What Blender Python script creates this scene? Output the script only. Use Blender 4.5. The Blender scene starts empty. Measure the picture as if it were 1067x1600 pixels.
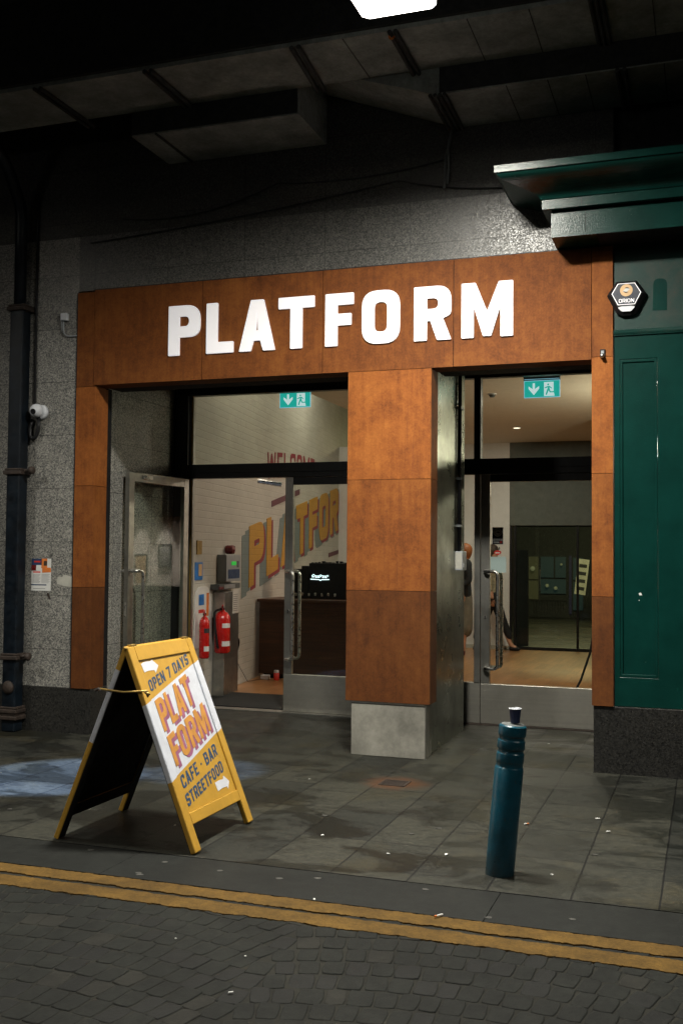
import bpy, bmesh, math, random
from mathutils import Vector, Matrix
from mathutils.geometry import tessellate_polygon
random.seed(7)
S = bpy.context.scene
COL = S.collection
PI = math.pi

# ------------------------------------------------------------------ camera
cd = bpy.data.cameras.new('camera')
cam = bpy.data.objects.new('camera', cd)
COL.objects.link(cam)
cd.sensor_fit = 'VERTICAL'; cd.sensor_height = 36.0; cd.lens = 36.95
cd.clip_start = 0.05; cd.clip_end = 200
rx, ry, rz = (0.94468, 0.32788, 0.00906), (0.00505, -0.04218, 0.99910), (0.32796, -0.94378, -0.04150)
cam.matrix_world = Matrix(((rx[0], ry[0], rz[0], 0.0), (rx[1], ry[1], rz[1], -7.60), (rx[2], ry[2], rz[2], 1.50), (0, 0, 0, 1)))
S.camera = cam
# ------------------------------------------------------------------ world, exposure
w = bpy.data.worlds.new('World'); S.world = w; w.use_nodes = True
bg = w.node_tree.nodes['Background']
bg.inputs['Color'].default_value = (0.35, 0.5, 0.75, 1); bg.inputs['Strength'].default_value = 0.010
S.view_settings.view_transform = 'Standard'; S.view_settings.look = 'None'
S.view_settings.exposure = -0.12; S.view_settings.gamma = 1.0
S.render.engine = 'CYCLES'
try:
    S.cycles.use_denoising = True
    S.cycles.max_bounces = 8; S.cycles.transparent_max_bounces = 16
    S.cycles.sample_clamp_indirect = 3.0
    S.cycles.caustics_reflective = False; S.cycles.caustics_refractive = False
except Exception: pass

# ------------------------------------------------------------------ materials
def nt(name):
    m = bpy.data.materials.new(name); m.use_nodes = True
    return m, m.node_tree.nodes, m.node_tree.links, m.node_tree.nodes['Principled BSDF']
def coords(N, L, scale=(1, 1, 1), loc=(0, 0, 0), rot=(0, 0, 0), space='Object'):
    t = N.new('ShaderNodeTexCoord'); mp = N.new('ShaderNodeMapping')
    mp.inputs['Scale'].default_value = scale; mp.inputs['Location'].default_value = loc; mp.inputs['Rotation'].default_value = rot
    L.new(t.outputs[space], mp.inputs['Vector']); return mp.outputs['Vector']
def noise(N, L, v, scale, detail=5, rough=0.6, dist=0.0):
    n = N.new('ShaderNodeTexNoise'); n.inputs['Scale'].default_value = scale; n.inputs['Detail'].default_value = detail
    n.inputs['Roughness'].default_value = rough; n.inputs['Distortion'].default_value = dist
    L.new(v, n.inputs['Vector']); return n.outputs['Fac']
def ramp(N, L, f, stops):
    r = N.new('ShaderNodeValToRGB'); e = r.color_ramp.elements
    while len(e) > 2: e.remove(e[-1])
    for i, (p, c) in enumerate(stops):
        if i < 2: e[i].position = p
        else: e.new(p)
        k = [x for x in e][i]; k.position = p
        k.color = (c[0], c[1], c[2], 1) if hasattr(c, '__len__') else (c, c, c, 1)
    L.new(f, r.inputs['Fac']); return r.outputs['Color']
def mix(N, L, a, b, f, mode='MIX'):
    m = N.new('ShaderNodeMix'); m.data_type = 'RGBA'; m.blend_type = mode
    for s, x in ((6, a), (7, b)):
        if hasattr(x, 'node'): L.new(x, m.inputs[s])
        else: m.inputs[s].default_value = (x[0], x[1], x[2], 1)
    if hasattr(f, 'node'): L.new(f, m.inputs[0])
    else: m.inputs[0].default_value = f
    return m.outputs[2]
def math_(N, L, op, a, b=0.0, c=None):
    m = N.new('ShaderNodeMath'); m.operation = op
    for i, x in enumerate((a, b) if c is None else (a, b, c)):
        if hasattr(x, 'node'): L.new(x, m.inputs[i])
        else: m.inputs[i].default_value = x
    return m.outputs[0]
def bump(N, L, P, h, strength=0.3, dist=0.01):
    b = N.new('ShaderNodeBump'); b.inputs['Strength'].default_value = strength; b.inputs['Distance'].default_value = dist
    L.new(h, b.inputs['Height']); L.new(b.outputs['Normal'], P.inputs['Normal'])
def plain(name, c, rough=0.6, metal=0.0, var=0.25, scale=12, bmp=0.0, spec=0.5, bscale=80, rv=0.1, coat=0.0):
    m, N, L, P = nt(name)
    v = coords(N, L)
    n = noise(N, L, v, scale, 6)
    lo = [x * (1 - var) for x in c]; hi = [min(1, x * (1 + var)) for x in c]
    L.new(ramp(N, L, n, [(0.3, lo), (0.7, hi)]), P.inputs['Base Color'])
    r = ramp(N, L, noise(N, L, v, scale * 2.3, 4), [(0.3, max(0.03, rough - rv)), (0.7, min(1, rough + rv))])
    L.new(r, P.inputs['Roughness']); P.inputs['Metallic'].default_value = metal
    P.inputs['Specular IOR Level'].default_value = spec
    if coat: P.inputs['Coat Weight'].default_value = coat; P.inputs['Coat Roughness'].default_value = 0.15
    if bmp: bump(N, L, P, noise(N, L, v, bscale, 3), bmp, 0.004)
    return m
def emit(name, c, s, base=None):
    m, N, L, P = nt(name); P.inputs['Base Color'].default_value = (*(base or c), 1)
    P.inputs['Emission Color'].default_value = (*c, 1); P.inputs['Emission Strength'].default_value = s
    return m
M = {}
# weathered steel: orange brown rust with vertical runs, the lower sheets older and darker
def corten(name, tone, seed):
    m, N, L, P = nt(name)
    v = coords(N, L, loc=(seed, seed * 2, 0)); vs = coords(N, L, (26, 26, 2.0), loc=(seed, 0, 0))
    big = noise(N, L, v, 2.6, 8, 0.68, 0.6); st = noise(N, L, vs, 1.0, 7, 0.7); fine = noise(N, L, v, 70, 4, 0.7); med = noise(N, L, v, 16, 6, 0.7)
    s = math_(N, L, 'ADD', math_(N, L, 'MULTIPLY', big, 0.36), math_(N, L, 'MULTIPLY', st, 0.20))
    s = math_(N, L, 'ADD', s, math_(N, L, 'MULTIPLY', fine, 0.22)); s = math_(N, L, 'ADD', s, math_(N, L, 'MULTIPLY', med, 0.22))
    a = [x * tone for x in (0.10, 0.027, 0.006)]; b = [x * tone for x in (0.225, 0.067, 0.012)]; c = [x * tone for x in (0.34, 0.118, 0.022)]
    col = ramp(N, L, s, [(0.37, a), (0.50, b), (0.64, c)])
    run = ramp(N, L, noise(N, L, coords(N, L, (34, 34, 0.9), loc=(seed * 3, 0, 0)), 1.0, 3, 0.5), [(0.66, 0.0), (0.74, 1.0)])
    col = mix(N, L, col, [x * tone for x in (0.13, 0.040, 0.014)], math_(N, L, 'MULTIPLY', math_(N, L, 'MULTIPLY', run, big), 0.75))
    spots = ramp(N, L, noise(N, L, v, 9, 3, 0.5, 1.0), [(0.70, 0.0), (0.78, 1.0)])
    col = mix(N, L, col, [x * tone for x in (0.10, 0.032, 0.014)], math_(N, L, 'MULTIPLY', spots, 0.55))
    L.new(col, P.inputs['Base Color'])
    P.inputs['Roughness'].default_value = 0.75; P.inputs['Specular IOR Level'].default_value = 0.25
    bump(N, L, P, fine, 0.35, 0.002)
    return m
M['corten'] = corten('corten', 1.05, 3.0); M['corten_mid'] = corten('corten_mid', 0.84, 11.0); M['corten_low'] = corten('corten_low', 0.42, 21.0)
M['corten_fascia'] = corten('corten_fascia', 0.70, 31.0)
# speckled granite cladding; side=True reads the joints along y
def granite(name, side=False, dark=1.0, rough=0.42, joints=True, flat=0.0):
    m, N, L, P = nt(name)
    v = coords(N, L)
    vo = N.new('ShaderNodeTexVoronoi'); vo.inputs['Scale'].default_value = 120; L.new(v, vo.inputs['Vector'])
    sep = N.new('ShaderNodeSeparateColor'); L.new(vo.outputs['Color'], sep.inputs[0])
    col = ramp(N, L, sep.outputs[0], [(0.0, [0.07 * dark] * 3), (0.22, (0.14 * dark, 0.14 * dark, 0.135 * dark)), (0.45, (0.23 * dark, 0.225 * dark, 0.205 * dark)), (0.75, (0.32 * dark, 0.31 * dark, 0.275 * dark)), (1.0, (0.46 * dark, 0.44 * dark, 0.40 * dark))])
    big = noise(N, L, v, 1.7, 5, 0.6)
    col = mix(N, L, col, ramp(N, L, big, [(0.3, 0.72), (0.7, 1.0)]), 1.0, 'MULTIPLY')
    spec = ramp(N, L, noise(N, L, v, 7, 2, 0.5), [(0.74, 1.0), (0.78, 0.35)])
    col = mix(N, L, col, spec, 1.0, 'MULTIPLY')
    h = noise(N, L, v, 150, 3, 0.6)
    if joints:
        sx = N.new('ShaderNodeSeparateXYZ'); L.new(v, sx.inputs[0]); cx = N.new('ShaderNodeCombineXYZ')
        u = math_(N, L, 'ADD', sx.outputs[1 if side else 0], 0.71 if side else 1.427 + 0.686 * 10)
        L.new(u, cx.inputs[0]); L.new(math_(N, L, 'ADD', sx.outputs[2], 0.215), cx.inputs[1])
        br = N.new('ShaderNodeTexBrick'); br.offset = 0.0; br.inputs['Scale'].default_value = 1.0
        br.inputs['Brick Width'].default_value = 0.686; br.inputs['Row Height'].default_value = 0.4525; br.inputs['Mortar Size'].default_value = 0.003
        br.inputs['Mortar Smooth'].default_value = 0.3
        br.inputs['Color1'].default_value = (0.86, 0.86, 0.86, 1); br.inputs['Color2'].default_value = (1, 1, 1, 1); br.inputs['Mortar'].default_value = (0.25, 0.25, 0.25, 1)
        L.new(cx.outputs[0], br.inputs['Vector'])
        col = mix(N, L, col, br.outputs['Color'], 1.0, 'MULTIPLY')
        h = math_(N, L, 'SUBTRACT', h, math_(N, L, 'MULTIPLY', br.outputs['Fac'], 3.0))
    L.new(col, P.inputs['Base Color'])
    L.new(ramp(N, L, sep.outputs[1], [(0.0, rough - 0.14), (1.0, rough + 0.18)]), P.inputs['Roughness'])
    bump(N, L, P, h, 0.2, 0.003)
    return m
M['granite'] = granite('granite'); M['granite_side'] = granite('granite_side', True, dark=1.35, rough=0.36)  # side copy lightened: the wall's glare is put into its colour
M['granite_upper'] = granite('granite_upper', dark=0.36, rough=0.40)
M['plinth'] = granite('plinth', dark=0.09, rough=0.4, joints=False)
M['plinth_right'] = granite('plinth_right', dark=0.06, rough=0.4, joints=False)
# pavement slabs
def slabs(name):
    m, N, L, P = nt(name)
    v = coords(N, L); sx = N.new('ShaderNodeSeparateXYZ'); L.new(v, sx.inputs[0]); cx = N.new('ShaderNodeCombineXYZ')
    wob = math_(N, L, 'MULTIPLY', math_(N, L, 'SUBTRACT', noise(N, L, v, 3, 2), 0.5), 0.006)
    L.new(math_(N, L, 'ADD', sx.outputs[1], 40 * 0.6 + 0.45), cx.inputs[0]); L.new(math_(N, L, 'ADD', math_(N, L, 'ADD', sx.outputs[0], 0.2 + 0.3728 * 60), wob), cx.inputs[1])
    br = N.new('ShaderNodeTexBrick'); br.offset = 0.28; br.offset_frequency = 3; br.squash = 1.0; br.inputs['Scale'].default_value = 1.0
    br.inputs['Brick Width'].default_value = 0.6; br.inputs['Row Height'].default_value = 0.3728
    br.inputs['Mortar Size'].default_value = 0.005; br.inputs['Mortar Smooth'].default_value = 0.25
    br.inputs['Color1'].default_value = (0.58, 0.61, 0.60, 1); br.inputs['Color2'].default_value = (1.18, 1.15, 1.06, 1); br.inputs['Mortar'].default_value = (0.06, 0.055, 0.045, 1)
    L.new(cx.outputs[0], br.inputs['Vector'])
    base = ramp(N, L, noise(N, L, v, 26, 8, 0.75), [(0.3, (0.012, 0.0128, 0.0105)), (0.5, (0.023, 0.0235, 0.019)), (0.72, (0.041, 0.040, 0.033))])
    stretch = coords(N, L, (1.0, 1.5, 1))
    d1 = ramp(N, L, noise(N, L, stretch, 1.5, 6, 0.62, 0.7), [(0.475, (0.42, 0.44, 0.44)), (0.505, (0.85, 0.86, 0.86)), (0.60, (1.12, 1.1, 1.04))])
    d2 = ramp(N, L, noise(N, L, coords(N, L, (1.2, 1.9, 1), loc=(4, 2, 0)), 3.6, 4, 0.5, 0.9), [(0.36, (0.45, 0.46, 0.46)), (0.40, (1, 1, 1))])
    ye = ramp(N, L, noise(N, L, v, 2.1, 4, 0.6), [(0.52, (1, 1, 1)), (0.68, (1.15, 1.0, 0.72))])
    c = mix(N, L, base, d1, 0.85, 'MULTIPLY'); c = mix(N, L, c, d2, 0.75, 'MULTIPLY'); c = mix(N, L, c, ye, 1.0, 'MULTIPLY'); c = mix(N, L, c, br.outputs['Color'], 1.0, 'MULTIPLY')
    # rust stain around the drain grate
    vv = N.new('ShaderNodeVectorMath'); vv.operation = 'DISTANCE'; L.new(coords(N, L, (1, 1.1, 1)), vv.inputs[0]); vv.inputs[1].default_value = (-1.95, -0.85 * 1.1, 0)
    dd = math_(N, L, 'ADD', vv.outputs['Value'], math_(N, L, 'MULTIPLY', math_(N, L, 'SUBTRACT', noise(N, L, v, 9, 4), 0.5), 0.22))
    c = mix(N, L, (0.075, 0.030, 0.011), c, ramp(N, L, dd, [(0.10, 0.25), (0.26, 1.0)]))
    L.new(c, P.inputs['Base Color'])
    wet = ramp(N, L, noise(N, L, stretch, 1.5, 6, 0.62, 0.7), [(0.44, 0.42), (0.56, 0.72)])
    L.new(wet, P.inputs['Roughness']); P.inputs['Specular IOR Level'].default_value = 0.3
    hh = math_(N, L, 'SUBTRACT', noise(N, L, v, 60, 6, 0.7), math_(N, L, 'MULTIPLY', br.outputs['Fac'], 1.6))
    bump(N, L, P, hh, 0.35, 0.006)
    return m
M['slabs'] = slabs('slabs')
def speck(name, c, scale=90, rough=0.7, contrast=0.45, bmp=0.4):
    m, N, L, P = nt(name); v = coords(N, L)
    f = math_(N, L, 'ADD', math_(N, L, 'MULTIPLY', noise(N, L, v, scale, 6, 0.75), 0.6), math_(N, L, 'MULTIPLY', noise(N, L, v, scale * .22, 4, 0.6), 0.4)); g = noise(N, L, v, 3.1, 5, 0.6)
    lo = [x * (1 - contrast) for x in c]; hi = [x * (1 + contrast) for x in c]
    col = ramp(N, L, f, [(0.32, lo), (0.68, hi)])
    col = mix(N, L, col, ramp(N, L, g, [(0.35, 0.6), (0.65, 1.0)]), 1.0, 'MULTIPLY')
    L.new(col, P.inputs['Base Color']); P.inputs['Roughness'].default_value = rough; P.inputs['Specular IOR Level'].default_value = 0.22
    bump(N, L, P, f, bmp, 0.004); return m
M['kerb'] = speck('kerb', (0.0105, 0.0115, 0.010), contrast=.6); M['mortar'] = speck('mortar', (0.019, 0.0185, 0.0145), 60, 0.9)
M['sett'] = speck('sett', (0.0105, 0.0115, 0.0095), 70, 0.8, 0.7, 1.0); M['sett_pale'] = speck('sett_pale', (0.018, 0.0175, 0.014), 60, 0.8, 0.5, 1.0)
M['sett_dark'] = speck('sett_dark', (0.0075, 0.008, 0.007), 60, 0.7, 0.6, 1.0)
M['yellow_paint'] = speck('yellow_paint', (0.112, 0.062, 0.012), 70, 0.85, 0.5, 1.2)
M['granite_unlit'] = granite('granite_unlit', dark=0.17, rough=0.6)  # same granite darkened: darker stone, with the missing light put into its colour
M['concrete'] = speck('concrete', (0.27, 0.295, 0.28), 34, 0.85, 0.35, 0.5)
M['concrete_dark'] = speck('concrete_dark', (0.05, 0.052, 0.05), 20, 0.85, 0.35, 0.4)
M['sooty'] = plain('sooty', (0.016, 0.018, 0.018), 0.9, var=0.4)
M['base_stone'] = speck('base_stone', (0.27, 0.26, 0.225), 22, 0.6, 0.28, 0.3)
def brushed(name, c=(0.52, 0.51, 0.47), rough=0.34, vert=True, stain=0.45):
    m, N, L, P = nt(name); v = coords(N, L, (60, 60, 1.2) if vert else (1.2, 1.2, 60)); o = coords(N, L)
    st = noise(N, L, v, 1.0, 4); big = noise(N, L, o, 3.2, 6, 0.65)
    c1 = mix(N, L, ramp(N, L, st, [(0.3, [x * 0.85 for x in c]), (0.7, c)]), ramp(N, L, big, [(0.3, 1 - stain), (0.65, 1.0)]), 1.0, 'MULTIPLY')
    L.new(c1, P.inputs['Base Color']); P.inputs['Metallic'].default_value = 1.0
    L.new(ramp(N, L, big, [(0.3, rough + 0.15), (0.7, rough - 0.05)]), P.inputs['Roughness'])
    bump(N, L, P, st, 0.06, 0.001); return m
M['steel'] = brushed('steel'); M['steel_wall'] = brushed('steel_wall', (0.31, 0.33, 0.27), 0.26, True, 0.5)
M['steel_kick'] = brushed('steel_kick', (0.56, 0.54, 0.48), 0.42, False, 0.4)
M['steel_bright'] = plain('steel_bright', (0.66, 0.65, 0.62), 0.30, 1.0, 0.08)
M['frame_black'] = plain('frame_black', (0.010, 0.011, 0.012), 0.4, var=0.3, spec=0.4)
M['black'] = plain('black', (0.006, 0.006, 0.007), 0.5, var=0.3, spec=0.3)
M['matt_black'] = plain('matt_black', (0.008, 0.008, 0.009), 0.8, spec=0.2)
M['letter_white'] = emit('letter_white', (0.95, 0.93, 0.96), 0.28)
def green(name, worn=0.0, rough=0.25):
    m, N, L, P = nt(name); v = coords(N, L)
    c = ramp(N, L, noise(N, L, v, 4, 6, 0.6), [(0.3, (0.0015, 0.021, 0.017)), (0.7, (0.0025, 0.032, 0.026))])
    chip = ramp(N, L, noise(N, L, v, 90, 2, 0.5), [(0.765, 0.0), (0.78, 1.0)])
    c = mix(N, L, c, (0.16, 0.20, 0.18), chip)
    if worn:
        wv = noise(N, L, v, 3.2, 8, 0.72, 0.5)
        wm = ramp(N, L, wv, [(0.50 - 0.08 * worn, 0.0), (0.60 - 0.06 * worn, 1.0)])
        c = mix(N, L, c, (0.022, 0.030, 0.023), math_(N, L, 'MULTIPLY', wm, 0.55))
        fl = ramp(N, L, noise(N, L, v, 36, 6, 0.8), [(0.60, 0.0), (0.65, 1.0)])
        c = mix(N, L, c, (0.035, 0.022, 0.015), math_(N, L, 'MULTIPLY', math_(N, L, 'MULTIPLY', fl, wm), 0.8))
    L.new(c, P.inputs['Base Color']); P.inputs['Roughness'].default_value = rough
    P.inputs['Specular IOR Level'].default_value = 0.3
    bump(N, L, P, noise(N, L, v, 130, 3, 0.5), 0.5, 0.002); return m
M['green'] = green('green'); M['green_worn'] = green('green_worn', 0.6, 0.5)
M['bollard'] = plain('bollard', (0.003, 0.050, 0.078), 0.34, var=0.35, scale=7, bmp=0.25, bscale=50, coat=0.1)
def bollard_mat():
    m = M['bollard']; N = m.node_tree.nodes; L = m.node_tree.links; P = N['Principled BSDF']; src = P.inputs['Base Color'].links[0].from_socket
    v = coords(N, L); n1 = noise(N, L, v, 26, 6, 0.75)
    c = mix(N, L, src, (0.045, 0.045, 0.038), ramp(N, L, n1, [(0.635, 0.0), (0.67, 0.8)]))
    sx = N.new('ShaderNodeSeparateXYZ'); L.new(v, sx.inputs[0])
    lowm = ramp(N, L, math_(N, L, 'ADD', sx.outputs[2], math_(N, L, 'MULTIPLY', noise(N, L, v, 14, 5), .16)), [(0.06, 1.0), (0.19, 0.0)])
    c = mix(N, L, c, (0.022, 0.026, 0.024), math_(N, L, 'MULTIPLY', lowm, .8)); L.new(c, P.inputs['Base Color'])
bollard_mat()
M['white_plastic'] = plain('white_plastic', (0.62, 0.64, 0.68), 0.4, var=0.06)
M['grey_plastic'] = plain('grey_plastic', (0.30, 0.32, 0.34), 0.45, var=0.08); M['grey_dark'] = plain('grey_dark', (0.09, 0.10, 0.10), 0.5, var=0.1)
M['paper'] = plain('paper', (0.62, 0.62, 0.60), 0.8, var=0.05); M['paper_old'] = plain('paper_old', (0.42, 0.41, 0.36), 0.85, var=0.15)
M['ink'] = plain('ink', (0.20, 0.20, 0.21), 0.8); M['ink_dark'] = plain('ink_dark', (0.02, 0.02, 0.025), 0.7)
M['navy'] = plain('navy', (0.012, 0.035, 0.10), 0.6); M['blue_sign'] = plain('blue_sign', (0.02, 0.16, 0.48), 0.4)
M['red'] = plain('red', (0.50, 0.012, 0.010), 0.26, var=0.12, coat=0.4); M['red_dark'] = plain('red_dark', (0.13, 0.012, 0.012), 0.3); M['sign_red'] = plain('sign_red', (0.55, 0.03, 0.02), 0.5); M['orange'] = plain('orange', (0.62, 0.17, 0.03), 0.6)
M['skin'] = plain('skin', (0.50, 0.26, 0.17), 0.5, var=0.08); M['hair'] = plain('hair', (0.28, 0.09, 0.025), 0.55, var=0.3, bmp=0.5); M['hair_brown'] = plain('hair_brown', (0.05, 0.028, 0.015), 0.6)
M['cloth_black'] = plain('cloth_black', (0.010, 0.011, 0.013), 0.9, bmp=0.3); M['cloth_taupe'] = plain('cloth_taupe', (0.16, 0.14, 0.11), 0.9, bmp=0.3, var=0.2); M['cloth_print'] = plain('cloth_print', (0.28, 0.24, 0.16), 0.9, var=0.6, scale=30)
M['shoe_red'] = plain('shoe_red', (0.09, 0.012, 0.014), 0.5)
M['mat'] = speck('mat', (0.020, 0.020, 0.019), 150, 0.95, 0.5, 0.6)
M['pipe_paint'] = plain('pipe_paint', (0.003, 0.006, 0.010), 0.45, var=0.6, scale=9, spec=0.3)
M['pipe_rust'] = plain('pipe_rust', (0.028, 0.018, 0.013), 0.7, var=0.5, scale=20, bmp=0.5)
M['green_lcd'] = emit('green_lcd', (0.02, 0.45, 0.05), 0.6)
# white painted brick
def brick(name, c=(0.53, 0.52, 0.465), along='y'):
    m, N, L, P = nt(name); v = coords(N, L); sx = N.new('ShaderNodeSeparateXYZ'); L.new(v, sx.inputs[0]); cx = N.new('ShaderNodeCombineXYZ')
    L.new(sx.outputs[1] if along == 'y' else sx.outputs[0], cx.inputs[0]); L.new(sx.outputs[2], cx.inputs[1])
    br = N.new('ShaderNodeTexBrick'); br.inputs['Scale'].default_value = 1.0; br.inputs['Brick Width'].default_value = 0.225; br.inputs['Row Height'].default_value = 0.075; br.inputs['Mortar Size'].default_value = 0.006; br.inputs['Mortar Smooth'].default_value = 0.6
    br.inputs['Color1'].default_value = (0.93, 0.93, 0.93, 1); br.inputs['Color2'].default_value = (1, 1, 1, 1); br.inputs['Mortar'].default_value = (0.90, 0.90, 0.90, 1)
    L.new(cx.outputs[0], br.inputs['Vector'])
    pit = ramp(N, L, noise(N, L, v, 14, 6, 0.7), [(0.30, 0.55), (0.36, 1.0)])
    col = mix(N, L, ramp(N, L, noise(N, L, v, 1.4, 5), [(0.3, [x * 0.85 for x in c]), (0.7, c)]), br.outputs['Color'], 1.0, 'MULTIPLY')
    col = mix(N, L, col, pit, 0.7, 'MULTIPLY')
    L.new(col, P.inputs['Base Color']); P.inputs['Roughness'].default_value = 0.6
    h = math_(N, L, 'SUBTRACT', math_(N, L, 'MULTIPLY', noise(N, L, v, 20, 6, 0.7), 0.8), br.outputs['Fac'])
    bump(N, L, P, h, 0.4, 0.006); return m
M['brick_white'] = brick('brick_white')
M['mural_yellow'] = brick('mural_yellow', (0.52, 0.27, 0.022)); M['mural_red'] = brick('mural_red', (0.26, 0.018, 0.035)); M['mural_grey'] = brick('mural_grey', (0.17, 0.22, 0.215)); M['mural_plum'] = brick('mural_plum', (0.12, 0.03, 0.045))
M['plaster'] = plain('plaster', (0.60, 0.55, 0.48), 0.8, var=0.05, bmp=0.1); M['ceiling'] = plain('ceiling', (0.70, 0.64, 0.53), 0.85, var=0.05)
M['plaster_white'] = plain('plaster_white', (0.68, 0.66, 0.65), 0.75, var=0.04); M['grey_green'] = plain('grey_green', (0.10, 0.11, 0.095), 0.6, var=0.12)
def wood(name, a, b, rough, plank=0.12, along='x'):
    m, N, L, P = nt(name); v = coords(N, L); sx = N.new('ShaderNodeSeparateXYZ'); L.new(v, sx.inputs[0]); cx = N.new('ShaderNodeCombineXYZ')
    i, j = {'x': (0, 1), 'y': (1, 0), 'xz': (0, 2)}[along]
    L.new(sx.outputs[i], cx.inputs[0]); L.new(sx.outputs[j], cx.inputs[1])
    br = N.new('ShaderNodeTexBrick'); br.offset = 0.37; br.inputs['Scale'].default_value = 1.0; br.inputs['Brick Width'].default_value = plank * 7; br.inputs['Row Height'].default_value = plank; br.inputs['Mortar Size'].default_value = 0.002
    br.inputs['Color1'].default_value = (0.75, 0.75, 0.75, 1); br.inputs['Color2'].default_value = (1.1, 1.1, 1.1, 1); br.inputs['Mortar'].default_value = (0.25, 0.25, 0.25, 1)
    L.new(cx.outputs[0], br.inputs['Vector'])
    sc = {'x': (1.5, 22, 1), 'y': (22, 1.5, 1), 'xz': (1.5, 4, 22)}[along]
    g = noise(N, L, coords(N, L, sc), 1.6, 7, 0.7, 0.8)
    col = mix(N, L, ramp(N, L, g, [(0.3, a), (0.7, b)]), br.outputs['Color'], 1.0, 'MULTIPLY')
    L.new(col, P.inputs['Base Color']); P.inputs['Roughness'].default_value = rough
    bump(N, L, P, math_(N, L, 'SUBTRACT', g, math_(N, L, 'MULTIPLY', br.outputs['Fac'], 2.0)), 0.15, 0.002); return m
M['floor_wood'] = wood('floor_wood', (0.26, 0.115, 0.040), (0.44, 0.21, 0.08), 0.30, 0.10, 'y')
M['counter_wood'] = wood('counter_wood', (0.022, 0.009, 0.004), (0.10, 0.040, 0.015), 0.5, 0.14, 'xz')
# sandwich board paint: yellow with a slanted white band (board-local y across, z up the board)
def board_paint(name, v0, k):
    m, N, L, P = nt(name); v = coords(N, L); sx = N.new('ShaderNodeSeparateXYZ'); L.new(v, sx.inputs[0])
    t = math_(N, L, 'SUBTRACT', sx.outputs[2], math_(N, L, 'MULTIPLY', sx.outputs[1], k))
    t = math_(N, L, 'ADD', t, math_(N, L, 'MULTIPLY', math_(N, L, 'SUBTRACT', noise(N, L, v, 40, 2), 0.5), 0.004))
    a = math_(N, L, 'GREATER_THAN', t, v0); b = math_(N, L, 'LESS_THAN', t, v0 + 0.41)
    f = math_(N, L, 'MULTIPLY', a, b)
    dirt = ramp(N, L, noise(N, L, v, 9, 7, 0.7), [(0.3, 0.80), (0.6, 1.0)])
    scuff = ramp(N, L, noise(N, L, v, 33, 4, 0.8), [(0.70, 1.0), (0.76, 0.45)])
    c = mix(N, L, (0.44, 0.245, 0.030), (0.52, 0.54, 0.60), f); c = mix(N, L, c, dirt, 1.0, 'MULTIPLY'); c = mix(N, L, c, scuff, 0.8, 'MULTIPLY')
    L.new(c, P.inputs['Base Color']); P.inputs['Roughness'].default_value = 0.5
    bump(N, L, P, noise(N, L, coords(N, L, (30, 30, 2)), 2, 4), 0.12, 0.002); return m
M['board_front'] = board_paint('board_front', 0.463, 0.25); M['board_back'] = board_paint('board_back', 0.481, -0.25)
M['board_blue'] = plain('board_blue', (0.012, 0.048, 0.11), 0.55, var=0.2); M['board_plum'] = plain('board_plum', (0.24, 0.08, 0.15), 0.55); M['board_orange'] = plain('board_orange', (0.44, 0.20, 0.04), 0.55); M['board_white'] = plain('board_white', (0.54, 0.55, 0.60), 0.5, var=0.05)
M['chalkboard'] = plain('chalkboard', (0.006, 0.006, 0.008), 0.85, spec=0.15)
M['brass'] = plain('brass', (0.36, 0.24, 0.07), 0.5, 0.6)
def glass(name, tint=(0.86, 0.90, 0.87), rough=0.0, ior=1.5, dirt=0.0):
    m = bpy.data.materials.new(name); m.use_nodes = True; N = m.node_tree.nodes; L = m.node_tree.links
    for n in list(N):
        if n.type == 'BSDF_PRINCIPLED': N.remove(n)
    out = [n for n in N if n.type == 'OUTPUT_MATERIAL'][0]
    tr = N.new('ShaderNodeBsdfTransparent'); tr.inputs[0].default_value = (*tint, 1); gl = N.new('ShaderNodeBsdfGlossy'); gl.inputs['Roughness'].default_value = rough
    fr = N.new('ShaderNodeFresnel'); fr.inputs['IOR'].default_value = ior; mx = N.new('ShaderNodeMixShader')
    ge = N.new('ShaderNodeNewGeometry'); ff = math_(N, L, 'MULTIPLY', fr.outputs[0], math_(N, L, 'SUBTRACT', 1.0, ge.outputs['Backfacing']))
    L.new(ff, mx.inputs[0]); L.new(tr.outputs[0], mx.inputs[1]); L.new(gl.outputs[0], mx.inputs[2]); L.new(mx.outputs[0], out.inputs[0])
    return m
M['glass'] = glass('glass'); M['glass_leaf'] = glass('glass_leaf', (0.90, 0.93, 0.90), 0.0, 1.75)
M['teal_sign'] = emit('teal_sign', (0.02, 0.46, 0.40), 1.0); M['sign_white'] = emit('sign_white', (0.72, 0.86, 0.90), 1.0); M['sign_rim'] = emit('sign_rim', (0.30, 0.62, 0.80), 1.0)
M['neon'] = emit('neon', (0.75, 0.92, 1.0), 2.6); M['neon_edge'] = emit('neon_edge', (0.10, 0.35, 0.85), 1.0)
M['lamp_glow'] = emit('lamp_glow', (1.0, 0.955, 0.87), 14.0)
M['lamp_side'] = emit('lamp_side', (1.0, 0.955, 0.87), 10.0)

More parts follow.
